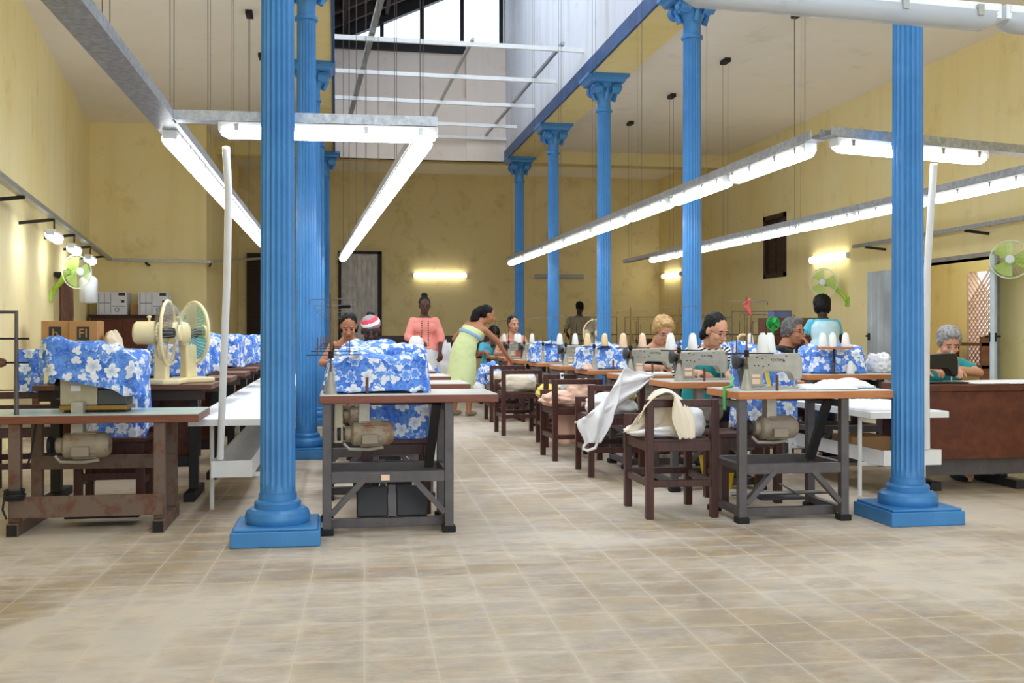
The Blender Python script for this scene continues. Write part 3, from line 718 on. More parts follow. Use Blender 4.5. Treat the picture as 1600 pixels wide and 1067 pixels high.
# white transfer boards with a trough underneath
def transfer(loc, X1, L, label, legs, trough, rz=0):
    t = empty('transfer_table', loc, rz, label, 'table', 'white transfer tables')
    MB().box(0, X1, 0, L, .556, .57).build('board', M['white_board'], t, False)
    MB().box(-.012, X1+.012, -.014, 0, .535, .575).build('front_rim', M['white_paint'], t, False, .002)
    for x in (-.012, X1): MB().box(x, x+.012, 0, L, .535, .577).build('side_rim', M['white_paint'], t, False)
    a, b = trough
    MB().box(a, b, .0, L, .225, .237).build('trough_floor', M['white_board'], t, False)
    for x in (a, b-.012): MB().box(x, x+.012, 0, L, .237, .32).build('trough_side', M['white_paint'], t, False)
    MB().box(a, b, -.012, 0, .225, .325).build('trough_end', M['white_paint'], t, False, .002)
    n = max(2, int(L / 1.7) + 1)
    for k in range(n):
        y = .22 + (L - .4) * k / (n - 1)
        for x in legs: MB().cyl((x, y, 0), (x, y, .556), .014, seg=10).build('leg', M['white_paint'], t)
        MB().box(legs[0], legs[1], y-.012, y+.012, .2, .225).build('crossbar', M['white_paint'], t, False)
    return t
transfer((-.86, 6.5, 0), .45, 7.3, 'long white transfer table with low trough behind the nearest left column', (.1, .42), (.12, .36))
transfer((3.44, 6.36, 0), .53, 1.5, 'short white transfer table with low trough behind the nearest right column', (.035, .5), (.08, .49))
tag(MB().tube([at_d(344,717,6.3), at_d(350,560,6.22), at_d(355,420,6.08), at_d(357,300,5.93), at_d(353,230,5.8)], .021, 12).build('white_pole', M['white_paint']), 'white pipe pole rising from the left trough to the cross lamp', 'pole')
tag(MB().tube([at_d(1448,701,6.87), at_d(1447,600,6.8), at_d(1449,420,6.6), at_d(1459,256,6.37)], .021, 12).build('white_pole', M['white_paint']), 'white pipe pole beside the nearest right column rising to the cross lamp', 'pole')
tag(MB().box(3.58, 3.88, 6.9, 7.2, .238, .36).build('carton', M['cardboard'], None, False, .004), 'open brown carton lying in the right trough', 'box')

# ------------------------------------------------------------------ chairs
def make_chair():
    t = empty('wooden_chair', (0,0,0), 0, 'x', 'chair', 'dark wooden chairs'); W = M['wood_dark']; w, d = .44, .52
    MB().box(.02, w-.02, .02, d-.02, .445, .462).build('seat', W, t, False, .003)
    for x, y, h in ((0,0,.70),(w-.045,0,.70),(0,d-.045,.585),(w-.045,d-.045,.585)):
        MB().box(x, x+.045, y, y+.045, 0, h).build('leg', W, t, False, .004)
    MB().box(.02, w-.02, .006, .036, .655, .70).build('back_rail', W, t, False, .006)
    MB().box(.02, w-.02, d-.038, d-.01, .545, .585).build('arm_rail', W, t, False, .006)
    for a in ((.04,w-.04,.008,.034,.395,.45),(.04,w-.04,d-.034,d-.008,.395,.45),(.008,.034,.04,d-.04,.395,.45),(w-.034,w-.008,.04,d-.04,.395,.45)):
        MB().box(*a).build('seat_rail', W, t, False, .003)
    for a in ((.04,w-.04,.008,.034,.185,.225),(.04,w-.04,d-.034,d-.008,.2,.24),(.008,.034,.04,d-.04,.185,.225),(w-.034,w-.008,.04,d-.04,.185,.225)):
        MB().box(*a).build('stretcher', W, t, False, .003)
    return t
chair0 = make_chair(); used = [0]
def chair(x, y, rz, label, group='dark wooden chairs'):
    o = dup(chair0) if used[0] else chair0; used[0] = 1
    o.location = (x, y, 0); o.rotation_euler = (0, 0, rz); o['label'] = label; o['group'] = group; return o
AC = [(1.79, 5.92), (1.88, 7.72), (1.82, 8.76), (1.96, 9.85), (1.74, 11.05), (1.86, 12.75)]
ACL = ['dark wooden chair holding cream and white bundles beside the nearest orange edged table', 'dark wooden chair with a long white garment thrown over it',
       'dark wooden chair with peach cloth on its seat behind the white garment', 'dark wooden chair with pale yellow pieces behind the peach cloth',
       'dark wooden chair holding a cream bundle, near the middle of the aisle', 'dark wooden chair with cream and blue cloth that the woman in green reaches to']
for (x, y), l in zip(AC, ACL): chair(x, y, radians(R_.uniform(-2, 3)), l, 'aisle chairs used for bundles')
# simple stools behind the tables
def make_stool():
    t = empty('wooden_stool', (0,0,0), 0, 'x', 'stool', 'dark wooden stools'); W = M['wood_dark']
    MB().box(-.22, .22, -.19, .19, .425, .455).build('seat', W, t, False, .006)
    for sx in (-1, 1):
        for sy in (-1, 1): MB().box(sx*.18-.024, sx*.18+.024, sy*.15-.024, sy*.15+.024, 0, .425).build('leg', W, t, False, .003)
        MB().box(sx*.18-.012, sx*.18+.012, -.13, .13, .16, .2).build('stretcher', W, t, False); MB().box(sx*.18-.014, sx*.18+.014, -.13, .13, .36, .425).build('apron', W, t, False)
    for sy in (-1, 1): MB().box(-.16, .16, sy*.15-.012, sy*.15+.012, .36, .425).build('apron', W, t, False); MB().box(-.16, .16, sy*.15-.012, sy*.15+.012, .2, .24).build('stretcher', W, t, False)
    return t
stool0 = make_stool(); us = [0]
def stool(x, y, label, rz=0):
    o = dup(stool0) if us[0] else stool0; us[0] = 1
    o.location = (x, y, 0); o.rotation_euler = (0, 0, rz); o['label'] = label; return o
stool(.36, 6.50, 'dark wooden stool under the blue cloth behind the nearest left aisle table')
stool(-1.36, 6.85, 'dark wooden stool under blue cloth behind the rusty framed table')
stool(2.62, 6.53, 'dark wooden stool behind the nearest orange edged table')

# ------------------------------------------------------------------ industrial sewing machines
def make_machine(body, dark, letters=True):
    t = empty('sewing_machine', (0,0,0), 0, 'x', 'sewing machine', 'x')
    out = [(.065,.01),(.062,.06),(.05,.12),(.044,.188),(.056,.203),(.2,.209),(.368,.214),(.392,.205),(.40,.165),(.40,.055),(.378,.048),(.35,.05),(.338,.08),(.316,.1),(.178,.104),(.162,.097),(.155,.082),(.16,.01)]
    MB().prism(out, -.045, .042).build('arm', body, t, False, .009)
    MB().box(.05, .46, -.085, .085, .0, .012).build('bed', body, t, False, .004)
    MB().lathe([(.012,-.012),(.03,-.012),(.046,-.008),(.05,.0),(.046,.012),(.034,.02),(.02,.045)], (.0, 0, .165), 'x', 24).build('handwheel', dark, t, 40)
    MB().prism([(.03,.14),(.062,.15),(.064,.004),(.044,.0),(.034,.05),(.022,.11)], -.05, .04).build('belt_cover', dark, t, False, .006)
    MB().cyl((.372, 0, .05), (.372, 0, .012), .005, seg=8).box(.36, .386, -.008, .008, .012, .018).build('needle_bar', M['steel'], t, False)
    MB().box(.399, .407, -.035, .03, .07, .19).build('face_plate', M['steel'], t, False, .003)
    MB().cyl((.372, 0, .21), (.372, 0, .235), .006, seg=8).build('presser_screw', M['steel'], t)
    MB().box(.083, .135, -.05, -.044, .03, .062).box(.083, .135, -.05, -.044, .07, .088).build('rating_plate', M['cone_peach'], t, False, .002)
    mb = MB()
    for x, z in ((.115,.19),(.15,.182),(.1,.14),(.125,.14),(.155,.135),(.19,.145),(.285,.165),(.3,.195)): mb.cyl((x, -.047, z), (x, -.043, z), .0045, seg=8)
    mb.build('screw', M['frame_dark'], t)
    if letters:
        text_mesh('TEXTIMA', .022, 'maker_lettering', M['print_dark'], t, Matrix.Translation((.245, -.0458, .172)) @ Matrix.Rotation(pi/2, 4, 'X'))
    return t
mg0 = make_machine(M['machine_grey'], M['machine_dark']); mk0 = make_machine(M['machine_black'], M['machine_black'], False)
um = {}
def machine(x, y, z, label, proto=None, rz=0, group='pale grey industrial sewing machines'):
    p = proto or mg0; o = dup(p) if um.get(id(p)) else p; um[id(p)] = 1
    o.location = (x, y, z); o.rotation_euler = (0, 0, rz); o['label'] = label; o['group'] = group; return o
ZT = .758
ml = {0: 'pale grey sewing machine on the nearest orange edged table, nobody at it', 1: 'pale grey sewing machine in front of the woman in striped jersey', 2: 'pale grey sewing machine in front of the blond woman',
      4: 'pale grey sewing machine between two blue covered machines right of the aisle', 6: 'grey sewing machine two tables before the farthest one, right of the aisle', 7: 'grey sewing machine in front of the far woman in pink top', 8: 'farthest grey sewing machine of the right aisle row'}
for i, l in ml.items(): machine(XRW + (.085 if i < 3 else .05), YR0 + PIT*i + .27, ZT, l)
# overlock machines (blocky heads)
def make_overlock(body, base, lab):
    t = empty('overlock_machine', (0,0,0), 0, lab, 'sewing machine', 'overlock machines')
    MB().box(0, .36, -.1, .1, .012, .04).build('base', base, t, False, .004)
    mb = MB(); 
    for k in range(17): mb.box(.03+k*.018, .04+k*.018, -.105, -.1, 0, .012)
    mb.box(.02, .35, -.08, .08, 0, .012); mb.build('drip_tray', M['black_iron'], t, False)
    MB().prism([(.0,.04),(.2,.04),(.2,.2),(.16,.25),(.03,.25),(.0,.21)], -.085, .08).build('head', body, t, False, .008)
    MB().prism([(.2,.04),(.36,.04),(.36,.1),(.33,.13),(.2,.13)], -.09, .07).build('looper_cover', M['machine_dark'], t, False, .006)
    MB().box(.06, .11, -.09, -.084, .12, .15).build('rating_plate', M['print_white'], t, False)
    MB().lathe([(.02,-.03),(.06,-.025),(.06,0),(.03,.01)], (-.01,0,.13), 'x', 20).build('handwheel', M['machine_black'], t, 40)
    return t
ov0 = make_overlock(M['machine_beige'], M['brass'], 'beige overlock machine on golden base partly covered by blue cloth')
ov0.location = (-1.52, 6.27, .647)
# spool cones
def make_cone(mat, n):
    t = empty('thread_cone', (0,0,0), 0, 'x', 'thread', 'thread cones')
    MB().lathe([(.034,.002),(.036,.008),(.024,.1),(.021,.106)], (0,0,0), 'z', 18).build('thread', mat, t, 40)
    MB().lathe([(.02,0),(.031,.0),(.016,.108),(.013,.118),(.009,.118)], (0,0,0), 'z', 12).build('core', M['cone_white'], t, 40)
    return t
cones = {k: make_cone(M['cone_' + k], k) for k in ('white', 'cream', 'peach')}; uc = {}
def cone(k, x, y, z, label, s=1):
    p = cones[k]; o = dup(p) if uc.get(k) else p; uc[k] = 1
    o.location = (x, y, z); o.scale = (s, s, s); o['label'] = label; return o
PL = .757 + .2185
for i, k, tx in ((0,'white','above the unattended nearest grey machine'), (1,'white','over the machine of the woman in stripes'), (2,'peach','over the machine of the blond woman'), (3,'cream','over the second blue cover right of the aisle'),
              (4,'white','over the grey machine between blue covers'), (6,'white','over the seventh table right of the aisle'), (7,'white','before the far woman in pink top')):
    x, y = XRW + .085, YR0 + PIT*i + .1
    if i == 0: cone(k, x + .155, y + .03, PL, 'white thread cone at the right end of the tray above the unattended nearest grey machine')
    else: cone(k, x - .068, y - .02, PL, '%s thread cone on the left pin %s' % (k, tx))
    cone(k, x + (.102 if i else .088), y + (.01 if i else -.025), PL, '%s thread cone on the right pin %s' % (k, tx))
# ------------------------------------------------------------------ cloth
def cloth_obj(mb, name, mat, label, cat, group=None, smooth='all', thick=0, sub=0):
    o = mb.build(name, mat, None, smooth); uv_box(o.data, R_.uniform(0, 3))
    if thick:
        s = o.modifiers.new('thickness', 'SOLIDIFY'); s.thickness = thick; s.offset = 0
    if sub: m = o.modifiers.new('smooth', 'SUBSURF'); m.levels = sub; m.render_levels = sub
    return tag(o, label, cat, group)
def draped(x0, x1, y0, y1, zb, top, seed, hem=None, fold=.018, flare=.02, nt=96, n1=12, n2=12, sq=.42):
    """a cloth hood pulled over something: top(u,v) gives the height, sides fall with folds to the hem"""
    mb = MB(); cx, cy, hx, hy = (x0+x1)/2, (y0+y1)/2, (x1-x0)/2, (y1-y0)/2
    pw = lambda c: math.copysign(abs(c) ** sq, c)
    mb.v.append((cx, cy, top(0, 0)))
    for r in range(1, n1 + n2 + 1):
        for k in range(nt):
            t = 2*pi*k/nt; u, v = pw(cos(t)), pw(sin(t))
            if r <= n1:
                f = (r / n1) ** .85; z = top(u*f, v*f); e = max(0, (f - .8) / .2); z -= .018 * e * e
                wob = nz(u*f*2.6+seed, v*f*2.6, seed) * .022 + nz(u*f*6+seed, v*f*6, seed+4) * .01
                mb.v.append((cx + hx*u*f*.965, cy + hy*v*f*.965, z + wob))
            else:
                f = (r - n1) / n2; zt = top(u, v) - .018
                hz = hem(u, v) if hem else zb
                hz += .012 * nz(k*.21+seed, seed) + .006 * sin(k*.7)
                z = zt + (hz - zt) * f
                o = flare * f + fold * (f ** .7) * (sin(t*9 + 2.5*nz(t*2, seed) + seed) + 1.4*nz(k*.17, f*1.6, seed+9)) * .6
                o += .012 * nz(k*.11, f*3, seed+3)
                mb.v.append((cx + (hx*.965 + o)*u, cy + (hy*.965 + o)*v, z))
    for k in range(nt): mb.f.append((0, 1+k, 1+(k+1) % nt))
    for r in range(n1 + n2 - 1):
        for k in range(nt): a = 1+r*nt; b = a+nt; k2 = (k+1) % nt; mb.f.append((a+k, b+k, b+k2, a+k2))
    return mb
def heap(c, r, seed, amp=.22, n=40, flat=.35, fq=2.2):
    """crumpled bundle lying on something; c is its base centre"""
    mb = MB().ell((0,0,0), 1, n, int(n*.7)); out = []
    for p in mb.v:
        d = Vector(p); k = 1 + amp * (nz(d.x*fq+seed, d.y*fq, d.z*fq) + .7*abs(nz(d.x*fq*2.1, d.y*fq*2.1+seed, d.z*fq*2.1)) - .2 + .3*nz(d.x*fq*4+seed, d.y*fq*4, d.z*fq*4))
        q = d * k; sx = math.copysign(abs(q.x) ** .82, q.x); sy = math.copysign(abs(q.y) ** .82, q.y)
        z = q.z + 1 - flat if q.z > -(1 - flat) else 0.0
        out.append((c[0] + sx*r[0], c[1] + sy*r[1], c[2] + max(0, z) * r[2] / (2 - flat)))
    mb.v = out; return mb
def ribbon(spine, widths, wdir, seed, nu=40, nv=22, fold=.02, nrm=(0,-1,0), fq=3.0):
    """a hanging garment: a strip along a spine curve with folds running along it"""
    sp = [Vector(p) for p in spine]; n = len(sp)
    def interp(L, t):
        a = t * (n - 1); i = min(int(a), n - 2); f = a - i; f2 = f*f*(3-2*f) if not isinstance(L[0], Vector) else f
        if isinstance(L[0], Vector):
            p0, p1, p2, p3 = L[max(i-1,0)], L[i], L[i+1], L[min(i+2,n-1)]
            return .5*((2*p1) + (p2-p0)*f + (2*p0-5*p1+4*p2-p3)*f*f + (3*p1-p0-3*p2+p3)*f**3)
        return L[i] + (L[i+1] - L[i]) * f2
    wd = [Vector(q) for q in wdir] if isinstance(wdir[0], (tuple, list)) else [Vector(wdir)] * n
    nr = Vector(nrm); mb = MB()
    for i in range(nu + 1):
        t = i / nu; p = interp(sp, t); w_ = interp(list(widths), t); d = interp(wd, t)
        for j in range(nv + 1):
            s = j / nv * 2 - 1
            o = fold * (sin(s*fq*3 + 2*nz(t*2, seed)) * .6 + 1.5*nz(s*fq+seed, t*3, seed)) + .012*nz(s*9, t*9, seed)
            mb.v.append(tuple(p + d * (s * w_ / 2) + nr * o))
    for i in range(nu):
        for j in range(nv): a = i*(nv+1)+j; mb.f.append((a, a+1, a+nv+2, a+nv+1))
    return mb
FL = M['floral']
def hood(x0, x1, y0, y1, zt, seed, label, hemz=.765, lump=.03, side=None):
    top = lambda u, v: zt + lump * (nz(u*1.6+seed, v*1.2, seed) * 1.2) - .05*max(0, -u-.5) - .03*max(0, v*v-.5)
    return cloth_obj(draped(x0, x1, y0, y1, hemz, top, seed, side), 'machine_cover', FL, label, 'cover', 'blue floral machine covers', thick=.003)
ra = lambda i: YA0 + PIT*i
hood(XA+.03, XA+.60, ra(0)+.13, ra(0)+.50, .965, 1.3, 'blue floral cover over the machine on the nearest left aisle table')
hood(XA+.07, XA+.70, ra(1)+.1, ra(1)+.5, .995, 4.7, 'blue floral cover behind the nearest one, left of the aisle')
hood(XA+.12, XA+.56, ra(2)+.1, ra(2)+.48, 1.02, 8.2, 'blue floral cover in front of the woman in headscarf')
rr = lambda i: YR0 + PIT*i
hood(XRW-.03, XRW+.40, rr(3)+.12, rr(3)+.48, .985, 11.5, 'blue floral cover on the table beyond the blond woman')
hood(XRW-.03, XRW+.36, rr(5)+.1, rr(5)+.47, .985, 13.1, 'blue floral cover near the far end of the right aisle row')
hood(XRW+.4, XRW+.8, rr(4)+.15, rr(4)+.5, .95, 15.9, 'blue floral cover right beside the grey machine with white cones')
hood(3.76+.11, 3.76+.60, 8.1, 8.5, .985, 17.7, 'blue floral cover behind three white cones beside the nearest right column')
hood(3.8, 4.3, 10.6, 10.98, .99, 19.2, 'blue floral cover behind the gap between stripes and grey haired woman')
hood(3.95, 4.5, 11.85, 12.2, 1.0, 21.4, 'blue floral cover in the third row, beyond the other third row covers')
for i, (x0, x1, y, zt) in enumerate(((-1.42,-1.0,8.2,1.02), (-1.5,-.98,9.25,1.04), (-1.35,-.9,10.45,1.08), (-1.4,-.85,11.6,1.06), (-1.35,-.85,12.8,1.05))):
    hood(x0, x1, y, y+.38, zt, 24.3+i*3.1, 'blue floral cover on the %s brown table at left' % ['second','third','fourth','fifth','sixth'][i])
hood(-1.84, -1.44, 7.2, 7.55, 1.0, 41.0, 'blue floral cover left of the cream fans on the first brown table')
# cover over the beige overlock, slipping down to the right
top = lambda u, v: 1.02 - .045*u + .03*nz(u*2, v*2, 3)
cloth_obj(draped(-1.63, -1.06, 6.1, 6.45, .8, top, 2.2, lambda u, v: .80 - .075*u, .022, .0), 'machine_cover', FL, 'blue floral cover slipping off the beige overlock on the rusty table', 'cover', 'blue floral machine covers', thick=.003)
# cloth hanging behind the tables, over stools
def hang(name, x0, x1, y, z0, z1, seed, label, mat=FL, cat='cloth', group='hanging cloths', yb=None):
    mb = MB(); nu, nv = 34, 26; yb = y if yb is None else yb
    for j in range(nv + 1):
        f = j / nv
        for i in range(nu + 1):
            u = i / nu; x = x0 + (x1 - x0) * (u + .015*nz(f*4, seed)) ; z = z1 + (z0 - z1) * f + (.012*nz(u*5, seed) if j == nv else 0)
            o = .022*f**.5*(sin(u*11+seed+1.5*nz(u*2,f,seed)) + 1.6*nz(u*3+seed, f*2, seed)) 
            mb.v.append((x, y + (yb-y)*f + o, z))
    for j in range(nv):
        for i in range(nu): a = j*(nu+1)+i; mb.f.append((a, a+1, a+nu+2, a+nu+1))
    return cloth_obj(mb, name, mat, label, cat, group, thick=.003)
hang('hanging_cloth', .17, .55, 6.31, .452, .79, 3.3, 'blue floral cloth hanging behind the nearest left aisle table down to the stool', yb=6.33)
top = lambda u, v: .985 + .02*nz(u*2+9, v*2)
cloth_obj(draped(-1.53, -1.15, 6.72, 6.98, .47, top, 6.1, lambda u, v: .50 - .1*max(0, -v), .02, .0), 'draped_cloth', FL, 'tall blue floral cloth heaped on the stool behind the rusty table', 'cloth', thick=.003)
top = lambda u, v: .985 - .06*u + .02*nz(u*2+5, v*2)
cloth_obj(draped(2.58, 3.0, 6.46, 6.72, .46, top, 7.7, None, .02, .0), 'draped_cloth', FL, 'blue floral cloth seen through the frame of the nearest grey sewing machine', 'cloth', thick=.003)
chair(-2.28, 7.38, radians(10), 'dark chair against the left wall with a blue cloth on its back', 'dark wooden chairs by the left wall')
hang('hanging_cloth', -2.08, -1.90, 7.34, .70, .985, 5.5, 'small blue floral cloth hung by the left wall beside the thread rack', group='hanging cloths')
# bundles on the aisle chairs
def bundle(c, r, seed, mat, label, amp=.2, name='cloth_bundle', cat='bundle', fq=2.2): return cloth_obj(heap(c, r, seed, amp, fq=fq), name, M[mat], label, cat, 'cloth bundles on chairs')
x, y = AC[0]
bundle((x+.29, y+.26, .463), (.14, .19, .2), 1.1, 'cloth_white', 'plump white bundle on the nearest aisle chair', .12)
bundle((x+.13, y+.3, .463), (.16, .2, .07), 2.7, 'cloth_white', 'flat white folded cloth at the left of the nearest aisle chair', .2)
cloth_obj(ribbon([(x-.06,y-.03,.57),(x+.01,y+.03,.68),(x+.09,y+.05,.745),(x+.16,y-.0,.735),(x+.2,y-.04,.61),(x+.23,y-.045,.475)], [.08,.14,.2,.2,.16,.1], [(.3,.8,-.3),(.2,1,0),(.1,1,0),(.25,.95,.1),(.9,.4,.1),(1,.1,0)], 3.1, fold=.008, nrm=(0,-.6,.6)), 'draped_garment', M['cloth_cream'], 'cream garment draped over the back rail of the nearest aisle chair', 'garment', thick=.004)
cloth_obj(ribbon([(x+.13,y+.085,.715),(x+.11,y+.085,.66),(x+.08,y+.09,.58),(x+.05,y+.095,.525)], [.16,.2,.28,.34], (1,0,.12), 5.4, fold=.016), 'hanging_garment', M['cloth_cream'], 'gathered cream skirt hanging from the back rail of the nearest aisle chair', 'garment', thick=.004)
x, y = AC[1]
P = lambda px, py, d: at_d(px, py, d)
D = 7.85
sp = [P(1020,587,D+.1), P(990,601,D+.05), P(956,616,D), P(936,634,D-.03), P(930,656,D-.05), P(926,692,D-.05)]
wd = [(.25,0,.97),(.3,0,.95),(.45,0,.9),(.8,0,.6),(.98,0,.18),(1,0,0)]
cloth_obj(ribbon(sp, [.02,.22,.43,.42,.28,.13], wd, 8.8, 60, 26, .022, (.1,-1,.2), 2.2), 'white_garment', M['cloth_white'], 'white garment with long pointed end thrown over the second aisle chair', 'garment', thick=.004)
tag(MB().tube([P(918,690,D-.06), P(912,697,D-.06), P(911,701,D-.06), P(918,704,D-.06), P(930,700,D-.06), P(933,692,D-.06)], .011, 8).build('garment_strap', M['cloth_white']), 'white strap loop at the lower end of the thrown white garment', 'garment')
bundle((x+.24, y+.26, .463), (.2, .2, .16), 6.1, 'cloth_white', 'white bundle under the thrown garment on the second aisle chair', .2)
bundle((x+.34, y+.16, .58), (.07, .06, .07), 7.2, 'cloth_yellow', 'small yellow cloth scrap on the second aisle chair', .3)
x, y = AC[2]
bundle((x+.14, y+.24, .463), (.19, .2, .12), 9.1, 'cloth_peach', 'peach bundle on the seat of the third aisle chair', .28, fq=2.8)
bundle((x+.3, y+.18, .463), (.13, .17, .22), 10.3, 'cloth_peach', 'taller peach pile at the right of the third aisle chair', .28, fq=2.8)
hang('hanging_cloth', x+.07, x+.33, y+.0, .13, .44, 12.5, 'peach cloth hanging below the seat of the third aisle chair', M['cloth_peach'], 'cloth', 'hanging cloths', yb=y+.02).location.y = .2
x, y = AC[3]
bundle((x+.1, y+.25, .463), (.13, .18, .13), 12.1, 'cloth_yellow', 'pale yellow pieces on the fourth aisle chair', .3, fq=2.6)
bundle((x+.28, y+.25, .463), (.14, .17, .15), 13.3, 'cloth_cream', 'cream pieces at the right of the fourth aisle chair', .3)
cloth_obj(ribbon([(x+.18,y-.03,.5),(x+.17,y-.02,.62),(x+.18,y+.02,.712),(x+.2,y+.06,.64)], [.03,.03,.04,.03], (1,0,0), 2, 20, 6, .004), 'cloth_strip', M['cloth_white'], 'white cloth strip looped over the rail of the fourth aisle chair', 'cloth', thick=.003)
x, y = AC[4]
bundle((x+.22, y+.26, .463), (.19, .2, .19), 15.5, 'cloth_cream', 'large cream bundle on the fifth aisle chair', .16)
bundle((x+.35, y+.3, .463), (.08, .12, .2), 16.6, 'cloth_white', 'white roll beside the cream bundle on the fifth aisle chair', .15)
x, y = AC[5]
bundle((x+.2, y+.24, .463), (.18, .2, .16), 18.1, 'cloth_cream', 'cream bundle on the farthest aisle chair', .18)
cloth_obj(heap((x+.08, y+.62, .42), (.16, .16, .3), 19.9, .3, fq=2.8), 'cloth_pile', FL, 'heap of blue floral cloth the woman in green is reaching to', 'cloth')
cloth_obj(heap((x+.0, y+.58, .3), (.12, .1, .2), 22.2, .3), 'cloth_pile', M['cloth_white'], 'white and pale cloth spilling beside the heap of blue floral cloth', 'cloth')
# pieces on the table tops
def flatp(name, x0, x1, y0, y1, z, h, seed, mat, label, cat='cloth'):
    n = 18; mb = MB()
    for j in range(n+1):
        for i in range(n+1):
            u, v = i/n*2-1, j/n*2-1; e = 1 - max(abs(u), abs(v)) ** 6
            mb.v.append((x0+(x1-x0)*(i/n) + .01*nz(v*2, seed), y0+(y1-y0)*(j/n) + .01*nz(u*2, seed+3), z + .004 + (h*(.75+.5*nz(u*2+seed, v*2)))*e))
    for j in range(n):
        for i in range(n): a = j*(n+1)+i; mb.f.append((a, a+1, a+n+2, a+n+1))
    return cloth_obj(mb, name, M[mat], label, cat, 'loose cloth pieces on tables', thick=.004)
flatp('cut_pieces', XRW+.44, XRW+.78, rr(0)+.08, rr(0)+.34, ZT, .022, 1, 'cloth_white', 'thin white cut pieces right of the nearest grey machine')
flatp('cut_pieces', XRW+.66, XRW+.95, rr(0)+.2, rr(0)+.46, ZT, .05, 5, 'cloth_white', 'folded white pile at the right end of the nearest orange edged table')
flatp('cut_pieces', XRW+.1, XRW+.4, rr(4)-.0+.02, rr(4)+.12, ZT, .015, 7, 'cloth_cream', 'cream strip at the front of the fifth orange edged table')
flatp('cut_pieces', XRW-.02, XRW+.06, rr(3)+.03, rr(3)+.2, ZT, .05, 8, 'cloth_peach', 'peach pieces on the left corner of the fourth orange edged table')
flatp('cut_pieces', XRW+.16, XRW+.42, rr(2)+.05, rr(2)+.18, ZT, .015, 9, 'cloth_white', 'white piece under the hands of the blond woman')
flatp('folded_cloth', XA+.74, XA+.95, ra(3)+.1, ra(3)+.4, ZT, .07, 11, 'cloth_white', 'stack of folded white cloth on the fourth left aisle table')
flatp('folded_cloth', 3.5, 3.95, 6.5, 7.2, .57, .05, 13, 'cloth_white', 'white cloth spread on the short white transfer table')
flatp('pattern_sheet', 4.40, 5.45, 6.66, 7.1, .735, .012, 15, 'cloth_white', 'white sheet spread on the varnished cabinet table')
cloth_obj(heap((4.53, 8.25, ZT), (.08, .15, .16), 31, .4, fq=4.5), 'cloth_strips', M['cloth_white'], 'tangle of white strips right of the blue cover by the nearest right column', 'cloth')
bundle((4.0, 9.5, ZT), (.1, .12, .07), 33, 'cloth_white', 'small white scrap in front of the woman with hand at mouth', .3)
tag(MB().box(0, .024, -.004, .0, 0, .19).xf(Matrix.Translation((XRW+.34, rr(0)+.40, ZT+.004)) @ Matrix.Rotation(radians(-10), 4, 'Y')).build('ruler', M['yellow_plastic'], None, False), 'yellow ruler leaning behind the nearest grey sewing machine', 'ruler')
tag(MB().tube([(XRW-.012, rr(0)+.2, .64), (XRW-.012, rr(0)+.2, .77), (XRW+.06, rr(0)+.26, .775), (XRW+.12, rr(0)+.42, .83)], .01, 6).build('ribbon', M['green_ribbon']), 'green ribbon lying over the left edge of the nearest orange edged table', 'ribbon')
tag(MB().lathe([(.10,0),(.13,.22),(.135,.22),(.125,.2)], (2.66, 6.53, .2), 'z', 20).build('hanging_bag', M['yellow_plastic']), 'yellow plastic tub seen under the nearest orange edged table', 'tub').location = (.0, .55, -.2)
_st = [c for c in TB[0].children if c.name.startswith('stand_foot')][0]
for c in list(_st.children) + [_st]: bpy.data.objects.remove(c)
for k, (x, y, s) in enumerate(((3.99, 8.0, 1.0), (4.07, 7.985, 1.02), (4.19, 8.0, 1.0))):
    cone('white', x - .07, y + .04, .757+.2185+.02 if 0 else .98, 'white thread cone, %s of three on the tan tray' % ['leftmost', 'middle', 'rightmost'][k])
t = empty('cone_tray', (4.02, 8.045, ZT), 0, 'tan wooden cone tray on a short post before the blue cover', 'tray')
MB().box(-.13, .16, -.05, .05, .205, .222).build('board', M['wood_orange'], t, False, .003); MB().cyl((0,0,0), (0,0,.205), .01, seg=8).build('post', M['black_iron'], t); MB().cyl((0,0,0),(0,0,.012),.04).build('foot', M['black_iron'], t)
cone('white', 4.16, 8.035, ZT + .001, 'small white cone standing on the table in front of the blue cover', .9)
cone('white', 3.86, 9.42, PL, 'white thread cone beside the tan ring near the woman with hand at mouth')
tag(MB().torus((3.84, 9.55, 1.02), .06, .012, 'y', 28, 8).cyl((3.84, 9.55, ZT), (3.84, 9.55, .97), .008).cyl((3.84,9.55,ZT),(3.84,9.55,ZT+.01),.05).build('tape_ring', M['cone_cream']), 'tan ring on a stand beside the woman with hand at mouth', 'ring')
tag(MB().tube([(XRW+.062, rr(0)+.1, 1.26), (XRW+.1, rr(0)+.1, 1.285), (XRW+.085, rr(0)+.1, 1.24), (XRW+.11, rr(0)+.1, 1.2)], [.004,.013,.015,.006], 8).build('ribbon_bow', M['pink_ribbon']), 'red pink ribbon tied to the tall stand pole of the nearest grey machine', 'ribbon')
machine(3.95, 6.86, .735, 'black sewing machine in front of the grey haired woman on the varnished cabinet', mk0, 0, 'black sewing machines')
0 and machine(4.2, 9.55, ZT, 'black sewing machine in front of the woman with hand at mouth', mk0, 0, 'black sewing machines')

